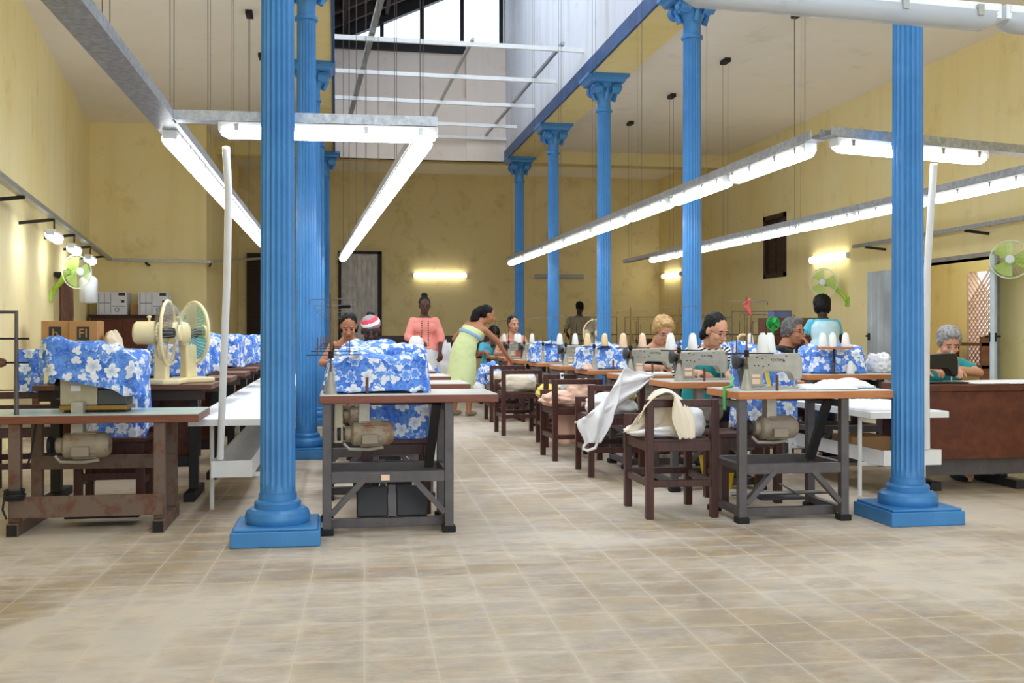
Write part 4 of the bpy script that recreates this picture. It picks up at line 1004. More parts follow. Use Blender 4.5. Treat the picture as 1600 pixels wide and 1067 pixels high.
# ------------------------------------------------------------------ fans
def fan_blades(n, r, tw=.5):
    mb = MB()
    for k in range(n):
        a0 = 2*pi*k/n; g = []
        for i in range(7):
            for j in range(7):
                rr_ = r * (.16 + .82*i/6); a = a0 + (j/6-.5)*(1.5 - .25*i/6); g.append((rr_*cos(a), (j/6-.5)*tw*.07, rr_*sin(a)))
        mb.add(g, [(i*7+j, i*7+j+1, (i+1)*7+j+1, (i+1)*7+j) for i in range(6) for j in range(6)])
    return mb
def cage(mb, r, dep, n=52, rings=5):
    """wire guard; fan axis is -y"""
    for k in range(n):
        a = 2*pi*k/n; ca, sa = cos(a), sin(a)
        mb.tube([(.05*r*ca, -dep, .05*r*sa), (.45*r*ca, -dep*.96, .45*r*sa), (.8*r*ca, -dep*.72, .8*r*sa), (r*ca, 0, r*sa)], .0008, 4, False)
        mb.tube([(.2*r*ca, dep*.9, .2*r*sa), (.8*r*ca, dep*.7, .8*r*sa), (r*ca, 0, r*sa)], .0011, 4, False)
    return mb
def table_fan(loc, rz, blade, label):
    t = empty('table_fan', loc, rz, label, 'fan', 'cream table fans'); C = M['fan_cream']; h = .335; r = .21
    MB().prism([(-.11,-.1),(.11,-.1),(.14,0),(.11,.12),(-.11,.12),(-.14,0)], 0, .035, 'xy').build('base', C, t, False, .01)
    MB().prism([(-.055,.03),(.055,.03),(.04,h-.08),(-.04,h-.08)], .0, .08).build('column', C, t, False, .01)
    MB().lathe([(.03,.05),(.07,.055),(.078,.09),(.075,.2),(.06,.215),(.01,.22)], (0,0,h), 'y', 24).cyl((0,.12,h+.07),(0,.12,h+.1),.008).ell((0,.12,h+.105),(.016,.016,.01)).build('motor_housing', C, t, 40)
    g = MB().torus((0,0,h), r, .011, 'y', 48, 8); g.build('guard_ring', C, t)
    cage(MB(), r, .075).xf(Matrix.Translation((0,0,h))).build('guard', M['steel'] if blade == 'blade_smoke' else M['fan_pale'], t)
    MB().lathe([(.01,-.09),(.05,-.085),(.055,-.07),(.05,-.06)], (0,0,h), 'y', 24).build('guard_badge', C, t, 40)
    b = fan_blades(3, r*.9).xf(Matrix.Translation((0,-.01,h))).build('blades', M[blade], t)
    MB().lathe([(.01,-.05),(.035,-.04),(.035,.05)], (0,0,h), 'y', 20).build('hub', M['machine_dark'], t, 40)
    MB().cyl((0,.07,.25),(0,.07,.33),.03).build('neck', C, t)
    return t
table_fan((-1.09, 7.17, ZT), radians(86), 'blade_smoke', 'cream table fan with greyish blades, the nearer of two on brown table')
table_fan((-.96, 7.44, ZT), radians(124), 'blade_teal', 'cream table fan with teal blades, behind the other cream fan')
def wall_fan(loc, nrm_rz, label, face=0, mat='blade_lime', tilt=0, side=1):
    t = empty('wall_fan', loc, nrm_rz, label, 'fan', 'green wall fans'); G = M['fan_green']; r = .2
    m = Matrix.Translation((0,-.32,0)) @ Matrix.Rotation(face, 4, 'Z') @ Matrix.Rotation(tilt, 4, 'X')
    MB().torus((0,0,0), r, .008, 'y', 40, 6).xf(m).build('guard_ring', M['fan_pale'], t)
    cage(MB(), r, .06, 30).xf(m).build('guard', M['fan_pale'], t)
    fan_blades(3, r*.92).xf(m).build('blades', M[mat], t)
    MB().lathe([(.01,-.075),(.045,-.07),(.045,-.055)], (0,0,0), 'y', 20).xf(m).build('guard_badge', M['white_plastic'], t, 40)
    MB().lathe([(.03,.0),(.06,.03),(.06,.13),(.03,.15)], (0,0,0), 'y', 20).xf(m).build('motor_housing', G, t, 40)
    MB().tube([(0,-.2,0),(side*.06,-.15,-.1),(side*.12,-.06,-.2),(side*.14,-.03,-.27)], [.035,.035,.03,.028], 12).build('arm', G, t)
    MB().box(side*.14-.05, side*.14+.05, -.03, 0, -.36, -.22).build('wall_bracket', G, t, False, .008)
    return t
wall_fan((XR, 14.5, 1.85), -pi/2, 'green fan on the right wall right of the light blue woman', radians(52), side=1)
wall_fan((XR, 10.15, 1.88), -pi/2, 'green fan at the right edge of the picture beside the doorway', radians(52), side=1)
y = 13.2; wall_fan((XL(y), y, 1.83), pi/2 + .118, 'pale green fan on the left wall above the cartons', radians(-48), side=1)
t = empty('green_fan', (5.45, 12.55, ZT), 0, 'green plastic fan standing behind the woman with hand at mouth', 'fan')
MB().torus((0,0,.46), .085, .008, 'y', 32, 6).build('guard_ring', M['green_plastic'], t); fan_blades(4, .08).xf(Matrix.Translation((0,0,.46))).build('blades', M['green_plastic'], t)
MB().lathe([(.1,0),(.09,.03),(.03,.06),(.02,.36),(.03,.4)], (0,.03,0), 'z', 16).build('stand', M['green_plastic'], t, 40); MB().lathe([(.02,0),(.045,.02),(.045,.09)], (0,0.02,.46), 'y').build('motor_housing', M['green_plastic'], t, 40)

# ------------------------------------------------------------------ back-left corner
t = empty('sideboard', (-3.19, 17.5, 0), 0, 'dark brown sideboard against the yellow end wall at left', 'sideboard')
MB().box(-.62, .78, -.28, .25, 1.34, 1.39).build('top', M['wood_old'], t, False); MB().box(-.6, .76, -.24, .24, .06, 1.34).build('body', M['wood_brown'], t, False, .004)
for k in range(3): d = MB().box(-.57+k*.45, -.15+k*.45, -.265, -.24, .1, 1.3).build('door', M['wood_cabinet'], t, False, .004); MB().ell((-.19+k*.45, -.275, .75), .014, 8, 6).build('knob', M['brass'], d)
def printed_box(x, label):
    o = MB().box(-.22, .22, -.2, .2, 0, .36).build('printed_carton', M['print_white'], None, False, .004); o.location = (x, 17.5, 1.39)
    tag(o, label, 'box', 'printed cartons on the sideboard'); mb = MB()
    for a in ((-.2,-.19,.02,.34),(-.11,-.105,.02,.34),(-.02,-.012,.02,.34),(-.2,-.02,.18,.19),(.0,.2,.13,.14)): mb.box(a[0], a[1], -.203, -.2, a[2], a[3])
    mb.build('print', M['print_blue'], o, False)
    MB().box(.1,.2,-.203,-.2,.3,.345).box(.14,.19,-.203,-.2,.19,.23).build('print', M['print_dark'], o, False)
    MB().torus((.08,-.2,.08), .03, .006, 'y', 16, 4).build('print', M['print_blue'], o); return o
printed_box(-3.48, 'white printed carton on the sideboard, the left one of two'); printed_box(-2.86, 'white printed carton on the sideboard, the right one of two')
tag(MB().box(-3.22,-3.08,17.4,17.6,1.39,1.56).build('small_box', M['cardboard'], None, False, .003), 'small brown box between the two white printed cartons', 'box')
t = empty('work_bench', (-2.62, 11.5, 0), 0, 'dark wooden bench along the left wall carrying cardboard cartons', 'bench')
MB().box(-.42, .42, -.35, .5, .8, .85).build('top', M['wood_brown'], t, False, .003)
for x in (-.36, .36):
    for y in (-.3, .44): MB().box(x-.03, x+.03, y-.03, y+.03, 0, .8).build('leg', M['wood_brown'], t, False, .003)
def carton(x, y, s, lab, ch):
    o = MB().box(-s/2, s/2, -.17, .17, 0, .37).build('cardboard_carton', M['cardboard'], None, False, .003); o.location = (x, y, .85); tag(o, lab, 'box', 'cardboard cartons on the bench')
    MB().box(-.06,.06,-.172,-.17,.17,.31).build('logo_patch', M['print_dark'], o, False)
    text_mesh(ch, .13, 'carton_lettering', M['cardboard'], o, Matrix.Translation((0,-.1735,.24)) @ Matrix.Rotation(pi/2,4,'X'))
    MB().box(-s/2-.001, s/2+.001, -.025, .025, .368, .372).build('tape', M['cone_cream'], o, False); return o
carton(-2.83, 11.5, .27, 'brown cardboard carton with dark square logo, against the left wall', 'b'); carton(-2.55, 11.46, .27, 'brown cardboard carton right of the one with square logo', 'FI')
bundle((-2.3, 11.5, .85), (.1, .12, .27), 51, 'cloth_cream', 'cream plastic wrapped bundle beside the cardboard cartons', .2)
t = empty('tool_rack', (XL(14.2)+.01, 14.2, 1.25), pi/2+.118, 'dark rack of brown rods hanging on the left wall', 'rack')
MB().box(-.56,.56,-.1,0,.55,.6).build('bar', M['black_iron'], t, False)
for k in range(7): MB().tube([(-.48+k*.16,-.07,.55),(-.48+k*.16+.02*sin(k),-.08,.1),(-.48+k*.16,-.07,-.05+.04*(k%3))], .03, 8).build('rod', M['wood_brown'], t)
t = empty('water_bottle', (XL(15)+.27, 15.0, 1.5), 0, 'white plastic water container hanging on the left wall beside the rod rack', 'bottle')
MB().lathe([(.02,0),(.11,.01),(.12,.03),(.12,.32),(.09,.36),(.04,.38),(.04,.42)], seg=24).build('body', M['white_plastic'], t, 40); MB().cyl((0,0,.42),(0,0,.45),.045).build('cap', M['print_blue'], t)
MB().tube([(0,0,.45),(-.08,0,.5),(-.25,0,.5)], .006, 6).build('hook', M['black_iron'], t)

# ------------------------------------------------------------------ far end
t = empty('dark_bench', (1.6, 16.6, 0), 0, 'dark wooden bench behind the woman in pink and the woman in green', 'bench')
MB().box(-1.1, 1.1, -.25, .25, .7, .75).build('seat', M['wood_old'], t, False, .005); MB().box(-1.1, 1.1, .2, .25, .75, 1.06).build('back', M['wood_old'], t, False, .005)
for x in (-1.0, 1.0): MB().box(x-.04, x+.04, -.2, .2, 0, .7).build('leg', M['wood_old'], t, False)
cloth_obj(heap((1.5, 15.0, .0), (.18, .16, .95), 61, .35, fq=3), 'cloth_pile', M['cloth_white'], 'pile of white cloth between the woman in pink and the woman in green', 'cloth')
cloth_obj(heap((1.32, 14.3, .0), (.12, .12, .6), 63, .3, fq=3), 'cloth_pile', FL, 'blue floral cloth low beside the green dress', 'cloth')
def rack_table(x, y, label, ol):
    t = dup(tabR, (x, y, 0), 0, label, 'tables with overlock machines by the right wall')
    o = dup(ov0, (x+.3, y+.27, ZT), 0, ol, 'overlock machines')
    for c in o.children:
        if c.name.startswith(('head', 'base')): c.data = c.data.copy(); c.data.materials[0] = M['machine_black']
    r = empty('thread_rack', (x+.3, y+.5, ZT), 0, 'thin wire thread rack, ' + label.split(',')[-1].strip(), 'rack', 'wire thread racks')
    MB().tube([(-.3,0,0),(-.3,0,.62),(.5,0,.62),(.5,0,0)], .008, 6).build('frame', M['wire'], r)
    for k in range(4): MB().tube([(-.2+k*.18,0,.32),(-.2+k*.18,0,.5)], .004, 5).build('spool_pin', M['black_iron'], r)
    MB().bar((-.3,0,.32),(.5,0,.32),.06,.012).build('shelf', M['black_iron'], r, False)
    return t
for i, (x, y, q) in enumerate(((5.0,12.3,'first'),(5.2,15.4,'second'),(4.9,17.0,'third'),(3.9,16.8,'fourth'),(6.0,16.9,'fifth'),(6.1,14.6,'sixth'))):
    rack_table(x, y, 'orange edged table under a thread rack, %s of the far right group' % q, 'black overlock machine under a wire rack, %s of the far right group' % q)
t = dup([o for o in COL.objects if o.name == 'table_fan'][0], (3.86, 16.6, ZT+.0), radians(20), 'pale table fan far off in front of the man in brown', 'far fans'); t.location = (3.88, 15.55, .76)
t2 = dup(tabB, (3.62, 15.3, 0), 0, 'orange edged sewing table carrying the far pale fan', 'sewing tables in the third row')
t = empty('wooden_cupboard', (5.95, 13.2, 0), 0, 'brown cupboard behind the woman in light blue', 'cupboard')
MB().box(-.35,.35,-.2,.2,0,1.3).build('body', M['wood_brown'], t, False, .004)
for x in (-.17, .17): MB().box(x-.16,x+.16,-.215,-.2,.08,1.24).build('door', M['wood_cabinet'], t, False, .004)
tag(MB().box(5.7,5.95,13.1,13.3,1.3,1.4).build('blue_box', M['print_blue'], None, False, .004), 'small blue box on top of the brown cupboard', 'box')
# ------------------------------------------------------------------ people
def loft(rings, seg=24):
    """rings: (centre, x radius, y radius, x axis, axis) closed into one solid"""
    mb = MB()
    for c, rx, ry, xd, ax in rings:
        c, xd, ax = Vector(c), Vector(xd), Vector(ax).normalized(); xd = (xd - ax * xd.dot(ax)).normalized(); yd = ax.cross(xd)
        for k in range(seg):
            t = 2*pi*k/seg; mb.v.append(tuple(c + xd*rx*cos(t) + yd*ry*sin(t)))
    n = len(rings)
    for i in range(n-1):
        for k in range(seg): a = i*seg+k; b = i*seg+(k+1) % seg; mb.f.append((a, b, b+seg, a+seg))
    mb.f += [tuple(reversed(range(seg))), tuple(range((n-1)*seg, n*seg))]
    return mb
def limb(mb, pts, rs, seg=14):
    P = [Vector(p) for p in pts]; Q, S = [], []
    for i in range(len(P)-1):
        for k in range(5): f = k/5; Q.append(P[i].lerp(P[i+1], f)); S.append(rs[i] + (rs[i+1]-rs[i])*f)
    Q.append(P[-1]); S.append(rs[-1]); mb.tube(Q, S, seg)
    for p, r in zip(P, rs): mb.ell(p, r*.99, 12, 8)
    return mb
def solid(mb, name, mats, parent, vox, smooth_it=2, pick=None, noise=0, nf=30):
    me = mb.mesh('tmp'); o = bpy.data.objects.new('tmp', me); COL.objects.link(o)
    r = o.modifiers.new('r', 'REMESH'); r.mode = 'VOXEL'; r.voxel_size = vox; r.use_smooth_shade = True
    s = o.modifiers.new('s', 'SMOOTH'); s.iterations = smooth_it; s.factor = .5
    dg = bpy.context.evaluated_depsgraph_get(); dg.update()
    m2 = bpy.data.meshes.new_from_object(o.evaluated_get(dg)); bpy.data.objects.remove(o); bpy.data.meshes.remove(me)
    m2.name = name; m2.materials.clear()
    for m in mats: m2.materials.append(M[m])
    if noise:
        m2.calc_loop_triangles() if 0 else None
        ns = [v.normal.copy() for v in m2.vertices]
        for v, n in zip(m2.vertices, ns): v.co += n * noise * (nz(v.co.x*nf, v.co.y*nf, v.co.z*nf*.7) + .6*nz(v.co.x*nf*2.3, v.co.y*nf*2.3, v.co.z*nf*2))
    for p in m2.polygons:
        p.use_smooth = True
        if pick: p.material_index = pick(p.center)
    o = bpy.data.objects.new(name, m2); COL.objects.link(o); o.parent = parent
    return o
def hand(mb, w, d, n, s=1.0, curl=1.0, mir=1):
    """palm, four unequal bent fingers and a thumb; d = pointing direction, n = out of the back of the hand"""
    w, d, n = Vector(w), Vector(d).normalized(), Vector(n); n = (n - d*n.dot(d)).normalized(); sd = n.cross(d) * mir
    for k, L in enumerate((.066, .073, .068, .056)):
        off = (k - 1.5) * .0185 * s; b = w + sd*off*.55; kn = w + d*.082*s*(1 - .03*abs(k-1)) + sd*off + n*.004
        mb.tube([b, kn], [.0145*s, .0115*s], 8); mb.ell(kn, .0118*s, 10, 8)
        p = kn; a = .0
        for j, (f, c, r0, r1) in enumerate(((.48,.42,.0098,.0092),(.3,.55,.0092,.0086),(.22,.4,.0086,.0074))):
            a += c * curl; q = p + (d*cos(a) - n*sin(a)) * L*f*s*1.15
            mb.tube([p, q], [r0*s, r1*s], 8); mb.ell(q, r1*s, 8, 6); p = q
    p = w + d*.018*s - sd*.022*s
    for L, (x, y, z), r0, r1 in ((.045,(.62,-.62,-.3),.014,.0115),(.034,(.8,-.3,-.45),.0115,.0098),(.026,(.9,-.02,-.45),.0098,.0082)):
        q = p + (d*x + sd*y + n*z).normalized() * L*s; mb.tube([p, q], [r0*s, r1*s], 8); mb.ell(q, r1*s, 8, 6); p = q
def person(loc, yaw, label, pel, neck, head, hy, hp, elb, wri, hdir, skinm, lipm='lips', sh=.15, xax=None, knees=None, feet=None, tops=(), bottoms=(), hair=None, hairm='hair_black', shoes='cloth_black', glasses=False, vox=.0065, girth=1.0, hroll=0, curl=1.0, hs=1.0):
    t = empty('person', (loc[0], loc[1], 0), yaw, label, 'person')
    V = Vector; pel, neck, head = V(pel), V(neck), V(head); up = (neck - pel).normalized()
    xa = V(xax or (1,0,0)); xa = (xa - up*xa.dot(up)).normalized(); fw = up.cross(xa)
    L = (neck - pel).length; g = girth
    bow = lambda f: pel + (neck-pel)*f - fw*.05*sin(pi*min(1, f))          # gently rounded back
    prof = [(-.20,.10,.085),(-.1,.165,.125),(.05,.172,.13),(.22,.16,.118),(.4,.135,.104),(.58,.15,.115),(.74,.158,.115),(.86,.148,.095),(.94,.105,.072),(1.02,.06,.056)]
    def pf(f):
        if f <= prof[0][0]: return prof[0]
        for q0, q1 in zip(prof[:-1], prof[1:]):
            if f <= q1[0]: k = (f-q0[0])/(q1[0]-q0[0]); return (f, q0[1]+(q1[1]-q0[1])*k, q0[2]+(q1[2]-q0[2])*k)
        return prof[-1]
    def torso(k, a=-1, b=2):
        fs = [f for f, _, _ in prof if a < f < b]
        if a > -.2: fs = [a] + fs
        if b < 1.02: fs = fs + [b]
        return loft([(bow(f) if f > 0 else pel + up*f*L, pf(f)[1]*g + k, pf(f)[2]*g + k, xa, up) for f in fs])
    S = [bow(.87) + xa*sh*s - up*.012 for s in (-1, 1)]
    E, W = [V(e) for e in elb], [V(q) for q in wri]
    hip = [pel + V((s*.09, 0, -.03)) for s in (-1, 1)]
    K = [V(k) for k in (knees or [(-.11,.42,.50),(.11,.42,.50)])]; F = [V(f) for f in (feet or [(-.12,.40,.07),(.12,.40,.07)])]
    R = Matrix.Rotation(hy, 4, 'Z') @ Matrix.Rotation(-hp, 4, 'X') @ Matrix.Rotation(hroll, 4, 'Y'); HM = Matrix.Translation(head) @ R
    hd = MB().ell((0,-.012,.03),(.073,.092,.085),20,14).ell((0,.022,-.03),(.06,.068,.083),20,14).ell((0,.052,-.09),(.029,.027,.022)).ell((0,.03,-.085),(.046,.045,.03))
    hd.tube([(0,.088,.012),(0,.101,-.012),(0,.112,-.03),(0,.1,-.04)], [.008,.011,.015,.01], 10).ell((-.011,.098,-.034),.009).ell((.011,.098,-.034),.009)
    hd.ell((0,.084,-.062),(.024,.016,.011)).ell((0,.08,-.072),(.02,.014,.008))
    for s in (-1, 1): hd.ell((s*.029,.077,.024),(.022,.012,.008)).ell((s*.036,.062,-.03),(.022,.022,.022)).ell((s*.073,-.008,-.01),(.011,.02,.032)).ell((s*.029,.078,.006),(.014,.009,.009))
    hd.tube([(0,-.02,-.07),(0,-.035,-.12)], .05, 14)
    body = torso(0); body.join(hd, HM)
    limb(body, [bow(.93), neck + up*.03, HM @ V((0,-.03,-.1))], [.062,.054,.05])
    for s in (0, 1):
        limb(body, [S[s], E[s], W[s]], [.046*g,.036*g,.025]); hand(body, W[s], hdir[s][0], hdir[s][1], .97*hs, curl, 1 if s else -1)
        limb(body, [hip[s], K[s], F[s]], [.085*g,.058*g,.036]); f = F[s]; d = (V((f.x,f.y+.16,.03)) - f); limb(body, [f - V((0,.03,.03)), f + V((0,.1,-.04)), f + V((0,.17,-.045))], [.034,.03,.02])
    if any(k == 'bust' for k in tops): pass
    for s in (-1, 1): body.ell(bow(.66) + xa*s*.07*g + fw*.085*g, (.062*g,.05*g,.06*g), 14, 10)
    inv = HM.inverted()
    def ins(q, c, r): return ((q.x-c[0])/r[0])**2 + ((q.y-c[1])/r[1])**2 + ((q.z-c[2])/r[2])**2 < 1
    def pick(c):
        q = inv @ c
        if q.y > .05:
            for s in (-1, 1):
                if ins(q, (s*.029,.088,.005), (.0135,.02,.0055)): return 2
                if ins(q, (s*.03,.09,.026), (.023,.02,.0055)): return 3
            if ins(q, (0,.1,-.066), (.023,.02,.0085)): return 1
        return 0
    solid(body, 'body', [skinm, lipm, 'eye_dark', 'brow'], t, vox, 2, pick)
    for nm, mat, k, a, b, sl, nfz in tops:                     # garment name, material, looseness, spine span, sleeve length
        mb = torso(k, a, b)
        for s in (-1, 1):
            if b > .6: mb.ell(bow(.66) + xa*s*.07*g + fw*.085*g, (.062*g+k,.05*g+k,.06*g+k), 14, 10)
        if sl > 0:
            for s in (0, 1):
                e = S[s].lerp(E[s], min(1, sl)); pts, rs = [S[s], e], [.044*g+k, .04*g+k]
                if sl > 1: pts.append(E[s].lerp(W[s], sl-1)); rs.append(.032*g+k)
                limb(mb, pts, rs); mb.ell(S[s], .045*g+k)
        solid(mb, nm, [mat], t, .009, 2, None, nfz, 16)
    for bt in bottoms:
        nm, mat = bt[0], bt[1]
        if nm == 'skirt':
            zh = bt[2]; top = bow(bt[3]); mb = loft([(bow(f), rx*g+.014, ry*g+.014, xa, up) for f, rx, ry in prof if f <= bt[3]][::-1] + [(pel + V((bt[4][0]*q, bt[4][1]*q, -(pel.z-zh)*q)), .185+.05*q, .145+.06*q, (1,0,0), (0,0,-1)) for q in (.15,.35,.6,.8,1)]) if 0 else None
            rings = [(bow(f), rx*g+.014, ry*g+.014, xa, up) for f, rx, ry in prof if 0 < f <= bt[3]]
            low = [(pel + V((bt[4][0]*q, bt[4][1]*q, -(pel.z-zh)*q)), .18*g+.05*q, .145*g+.06*q, (1,0,0), (0,0,1)) for q in (1,.8,.6,.35,.12)]
            solid(loft(low + rings, 30), bt[5] if len(bt) > 5 else 'skirt', [mat], t, .011, 2, None, .006, 9)
        else:
            mb = torso(.012, -1, .3)
            for s in (0, 1): limb(mb, [hip[s], K[s], F[s] + V((0,0,.02))], [.098*g,.072*g,.058])
            solid(mb, nm, [mat], t, .011, 2, None, .004, 14)
    for s in (0, 1):
        f = F[s]; sm = MB().ell(f + V((0,.06,-.045)), (.045,.135,.03)).ell(f + V((0,-.0,-.03)), (.04,.06,.04)); solid(sm, 'shoe', [shoes], t, .009)
    if hair:
        mb = MB()
        for c, r in hair: mb.ell(c, r, 20, 14) if not isinstance(r, list) else mb.tube(c, r, 12)
        mb.xf(HM); solid(mb, 'hair', [hairm], t, .007, 1, None, .006, 60)
    if glasses:
        mb = MB()
        for s in (-1, 1): mb.torus((s*.031,.108,.002), .021, .0014, 'y', 20, 6).tube([(s*.052,.105,.006),(s*.075,.0,.004)], .002, 5)
        mb.tube([(-.01,.11,.006),(.01,.11,.006)], .0013, 5).xf(HM).build('glasses', M['frame_dark'], t)
    return t
CAP = [((0,-.03,.046),(.082,.092,.084)), ((0,-.05,.0),(.07,.06,.075))]       # hair close to the skull, face left free
BUNH = CAP + [((0,-.05,.14),(.045,.045,.04))]
AFRO = [((0,-.03,.045),(.105,.1,.1)), ((0,-.06,.0),(.09,.08,.09)), ((-.06,-.02,-.02),(.04,.05,.07)), ((.06,-.02,-.02),(.04,.05,.07))]
CURLY = [((0,-.025,.05),(.09,.095,.082)), ((0,-.055,.0),(.078,.065,.085)), ((-.066,-.01,.02),(.028,.045,.05)), ((.066,-.01,.02),(.028,.045,.05)), ((0,.04,.1),(.06,.04,.03))]
TAIL = CAP + [((0,-.11,.05),(.04,.04,.04)), ([(0,-.12,.05),(.03,-.16,-.02),(.02,-.15,-.12),(-.02,-.13,-.2)], [.035,.06,.065,.035])]
PULL = CAP + [((-.02,-.1,-.02),(.05,.05,.07)), ((-.07,-.05,-.05),(.025,.03,.05)), ((.07,-.05,-.05),(.025,.03,.05))]
def seated(loc, yaw, label, skinm, hz=1.11, hx=0, hyy=.22, hy=0, hp=.4, wr=((-.1,.40,.815),(.16,.40,.815)), el=((-.24,.17,.80),(.26,.17,.80)), tops=(), hair=CAP, hairm='hair_black', lean=.1, **kw):
    return person(loc, yaw, label, (0,0,.53), (hx*.4, lean, hz-.118), (hx, hyy, hz), hy, hp, el, wr, (((.3,1,-.12),(0,.1,1)),((-.3,1,-.12),(0,.1,1))), skinm, tops=tops, hair=hair, hairm=hairm, bottoms=kw.pop('bottoms', (('trousers','denim'),)), **kw)
seated((2.82, 7.78), pi, 'woman in black and white striped jersey and glasses bent over her sewing machine', 'skin_light', 1.115, 0, .24, .42, .42, ((.0,.50,.80),(.2,.46,.80)), ((-.23,.2,.86),(.28,.2,.80)),
       (('jersey','stripes',.014,-.3,.985,1.55,.003),('vest','cloth_teal',.02,.0,.74,0,.002)), PULL, glasses=True, vox=.0055, lean=.13)
seated((2.77, 8.98), pi, 'blond woman with short wavy hair looking down at her sewing machine', 'skin_light', 1.115, 0, .3, .1, .55, ((-.1,.54,.80),(.06,.5,.80)), ((-.25,.26,.80),(.22,.26,.80)), (('top','cloth_black',.014,-.3,.84,.0,.003),), CURLY, 'hair_blond', glasses=True, vox=.006, lean=.16)
person((3.90, 8.84), radians(-118), 'grey haired woman in black top and glasses resting a hand at her mouth', (0,0,.53), (0,.06,.985), (.0,.12,1.105), -.5, .05, ((-.25,.18,.80),(.2,.27,.83)), ((-.12,.4,.80),(.10,.245,.935)), (((.3,1,-.1),(0,.1,1)),((-.35,-.1,.9),(.2,1,.2))), 'skin_tan',
       tops=(('top','cloth_black',.016,-.3,.985,.75,.004),), bottoms=(('trousers','denim'),), hair=CURLY, hairm='hair_mix', glasses=True, vox=.006)
seated((4.68, 7.58), pi, 'woman with short grey hair in teal top working at the black sewing machine', 'skin_light', 1.02, .0, .12, -.22, .5, ((.2,.5,.83),(.36,.44,.83)), ((-.16,.26,.79),(.34,.16,.78)), (('top','cloth_teal',.014,-.3,.92,.6,.003),), CURLY, 'hair_grey', vox=.0055, lean=.05)
person((5.62, 11.5), 0, 'person standing with back turned, dark afro hair, pale vest over bright blue tee and jeans', (0,0,.86), (0,.03,1.27), (0,.06,1.41), -.1, .25, ((-.26,.06,1.0),(.26,.06,1.0)), ((-.24,.26,.86),(.24,.26,.86)), (((.2,1,-.2),(0,.2,1)),((-.2,1,-.2),(0,.2,1))), 'skin_deep', 'lips_dark',
       knees=[(-.1,.02,.46),(.1,.02,.46)], feet=[(-.11,0,.08),(.11,0,.08)], tops=(('tee','cloth_sky',.014,.1,.97,.42,.003),('vest','cloth_mist',.024,-.12,.90,0,.004)), bottoms=(('jeans','denim'),), hair=AFRO, vox=.008)
person((4.72, 20.2), radians(-35), 'man in brown shirt seen from behind by the back wall', (0,0,.92), (0,.02,1.45), (0,.05,1.615), 0, .15, ((-.3,.02,1.14),(.28,.08,1.14)), ((-.25,.2,.95),(.22,.3,1.05)), (((0,1,-.3),(0,.2,1)),((0,1,0),(0,.2,1))), 'skin_deep', 'lips_dark',
       knees=[(-.1,.02,.48),(.1,.02,.48)], feet=[(-.11,0,.08),(.11,0,.08)], sh=.19, tops=(('shirt','cloth_brown',.018,-.2,.97,.6,.004),), bottoms=(('trousers','cloth_black'),), hair=[((0,-.02,.035),(.08,.09,.085))], vox=.01)
pk = person((1.2, 14.5), pi, 'woman standing in pink blouse and white skirt holding a white cloth', (0,0,.86), (0,.0,1.33), (0,.04,1.475), .05, .12, ((-.225,.02,1.03),(.225,.04,1.04)), ((-.2,.17,.84),(.1,.26,.97)), (((.1,.5,-.9),(-.4,.6,.3)),((-.7,.7,-.1),(.1,.6,.8))), 'skin_dark', 'lips_dark',
       knees=[(-.1,.02,.46),(.1,.02,.46)], feet=[(-.11,0,.08),(.11,0,.08)], tops=(('blouse','cloth_pink',.018,-.12,.955,1.2,.005),), bottoms=(('skirt','cloth_white',.45,.12,(0,0)),), hair=BUNH, glasses=True, vox=.008, girth=1.08)
bl = [c for c in pk.children if c.name.startswith('blouse')][0]; mb = MB()
for sx in (-.045, .045):
    for k in range(12):
        z = .93 + k*.03; ok, q, n, f_ = bl.ray_cast(Vector((sx, 1.0, z)), Vector((0,-1,0)))
        if ok: mb.ell(q, (.009,.006,.009), 8, 6)
if mb.v: mb.build('braid_trim', M['brow'], bl)
cloth_obj(heap((1.06, 14.14, .86), (.1, .08, .2), 71, .2, fq=3), 'held_cloth', M['cloth_white'], 'white cloth held by the woman in pink', 'cloth')
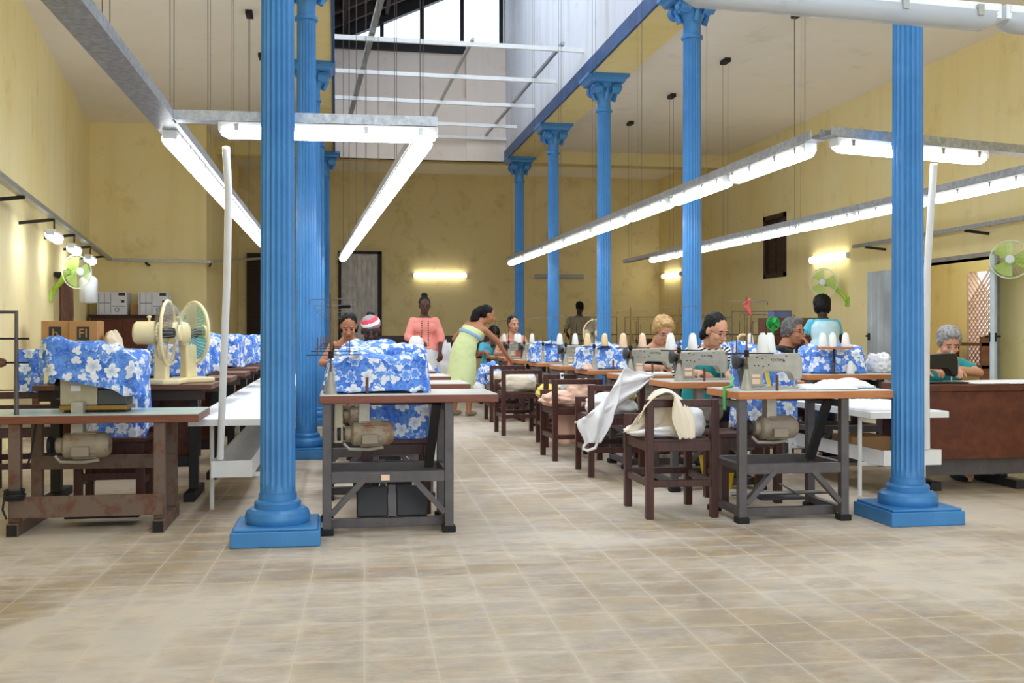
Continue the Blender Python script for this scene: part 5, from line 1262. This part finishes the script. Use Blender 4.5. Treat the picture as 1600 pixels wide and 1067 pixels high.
g = person((1.66, 13.85), radians(-40), 'woman in pale green dress bending over the chair, dark ponytail, back turned', (0,0,.84), (.13,.2,1.23), (.19,.31,1.345), -.75, .35, ((-.22,.12,1.02),(.36,.30,.98)), ((-.08,.36,.88),(.42,.46,.77)), (((.2,.8,-.5),(0,.4,1)),((.2,.7,-.6),(.2,.4,1))), 'skin_tan',
       xax=(1,-.1,-.25), knees=[(-.1,.0,.45),(.1,.02,.45)], feet=[(-.12,-.04,.08),(.1,-.02,.08)], tops=(('dress_bodice','cloth_green',.014,.2,.74,0,.003),('sash','cloth_blueband',.03,.49,.59,0,.001)), bottoms=(('skirt','cloth_green',.36,.45,(-.02,-.04),'dress_skirt'),), hair=TAIL, shoes='cloth_brown', vox=.008)
seated((.12, 10.62), pi, 'woman with black hair and pale top sewing left of the aisle, looking down', 'skin_tan', 1.165, 0, .2, .0, .5, tops=(('top','cloth_white',.014,-.3,.8,0,.003),), hair=PULL, vox=.0065)
sc_ = seated((.29, 9.27), pi, 'woman wearing a pink and grey headscarf bent over behind the blue covers', 'skin_deep', 1.115, 0, .22, .0, .32, lipm='lips_dark', tops=(('top','cloth_blue',.014,-.3,.9,.5,.003),), hair=[((0,-.05,.02),(.06,.06,.06)), ((0,-.08,.11),(.04,.04,.035))], vox=.0065)
HM = Matrix.Translation((0,.22,1.115)) @ Matrix.Rotation(-.32, 4, 'X')
hsf = MB().ell((0,-.016,.062),(.084,.1,.07), 24, 16).xf(HM)
hb = solid(hsf, 'headscarf', ['scarf_pink', 'scarf_grey', 'cloth_white'], sc_, .007, 1, lambda c: int(3 + 34*((HM.inverted() @ c).z + .3*(HM.inverted() @ c).x)) % 3, .004, 30)
seated((2.53, 15.12), pi, 'woman in pink top with dark hair tied back, far off beside the fifth right column', 'skin_light', 1.225, 0, .14, .3, .1, tops=(('top','cloth_pink',.014,-.3,.86,0,.003),), hair=CAP, vox=.008)
seated((2.40, 16.3), pi, 'person in light blue with black hair bent low behind the farthest machines', 'skin_tan', 1.08, 0, .26, .0, .8, tops=(('top','cloth_sky',.016,-.3,.95,.6,.003),), hair=CURLY, vox=.008, lean=.16, el=((-.2,.2,.78),(.2,.2,.78)))
for x, y, l in ((2.82,7.82,'woman in stripes'),(2.77,9.02,'blond woman'),(3.90,8.86,'woman with hand at mouth'),(4.68,7.62,'woman in teal'),(.12,10.66,'black haired woman left of the aisle'),(.29,9.31,'woman in headscarf'),(2.53,15.16,'far woman by the fifth column'),(2.40,16.34,'person in light blue')):
    stool(x, y, 'dark wooden stool under the ' + l)
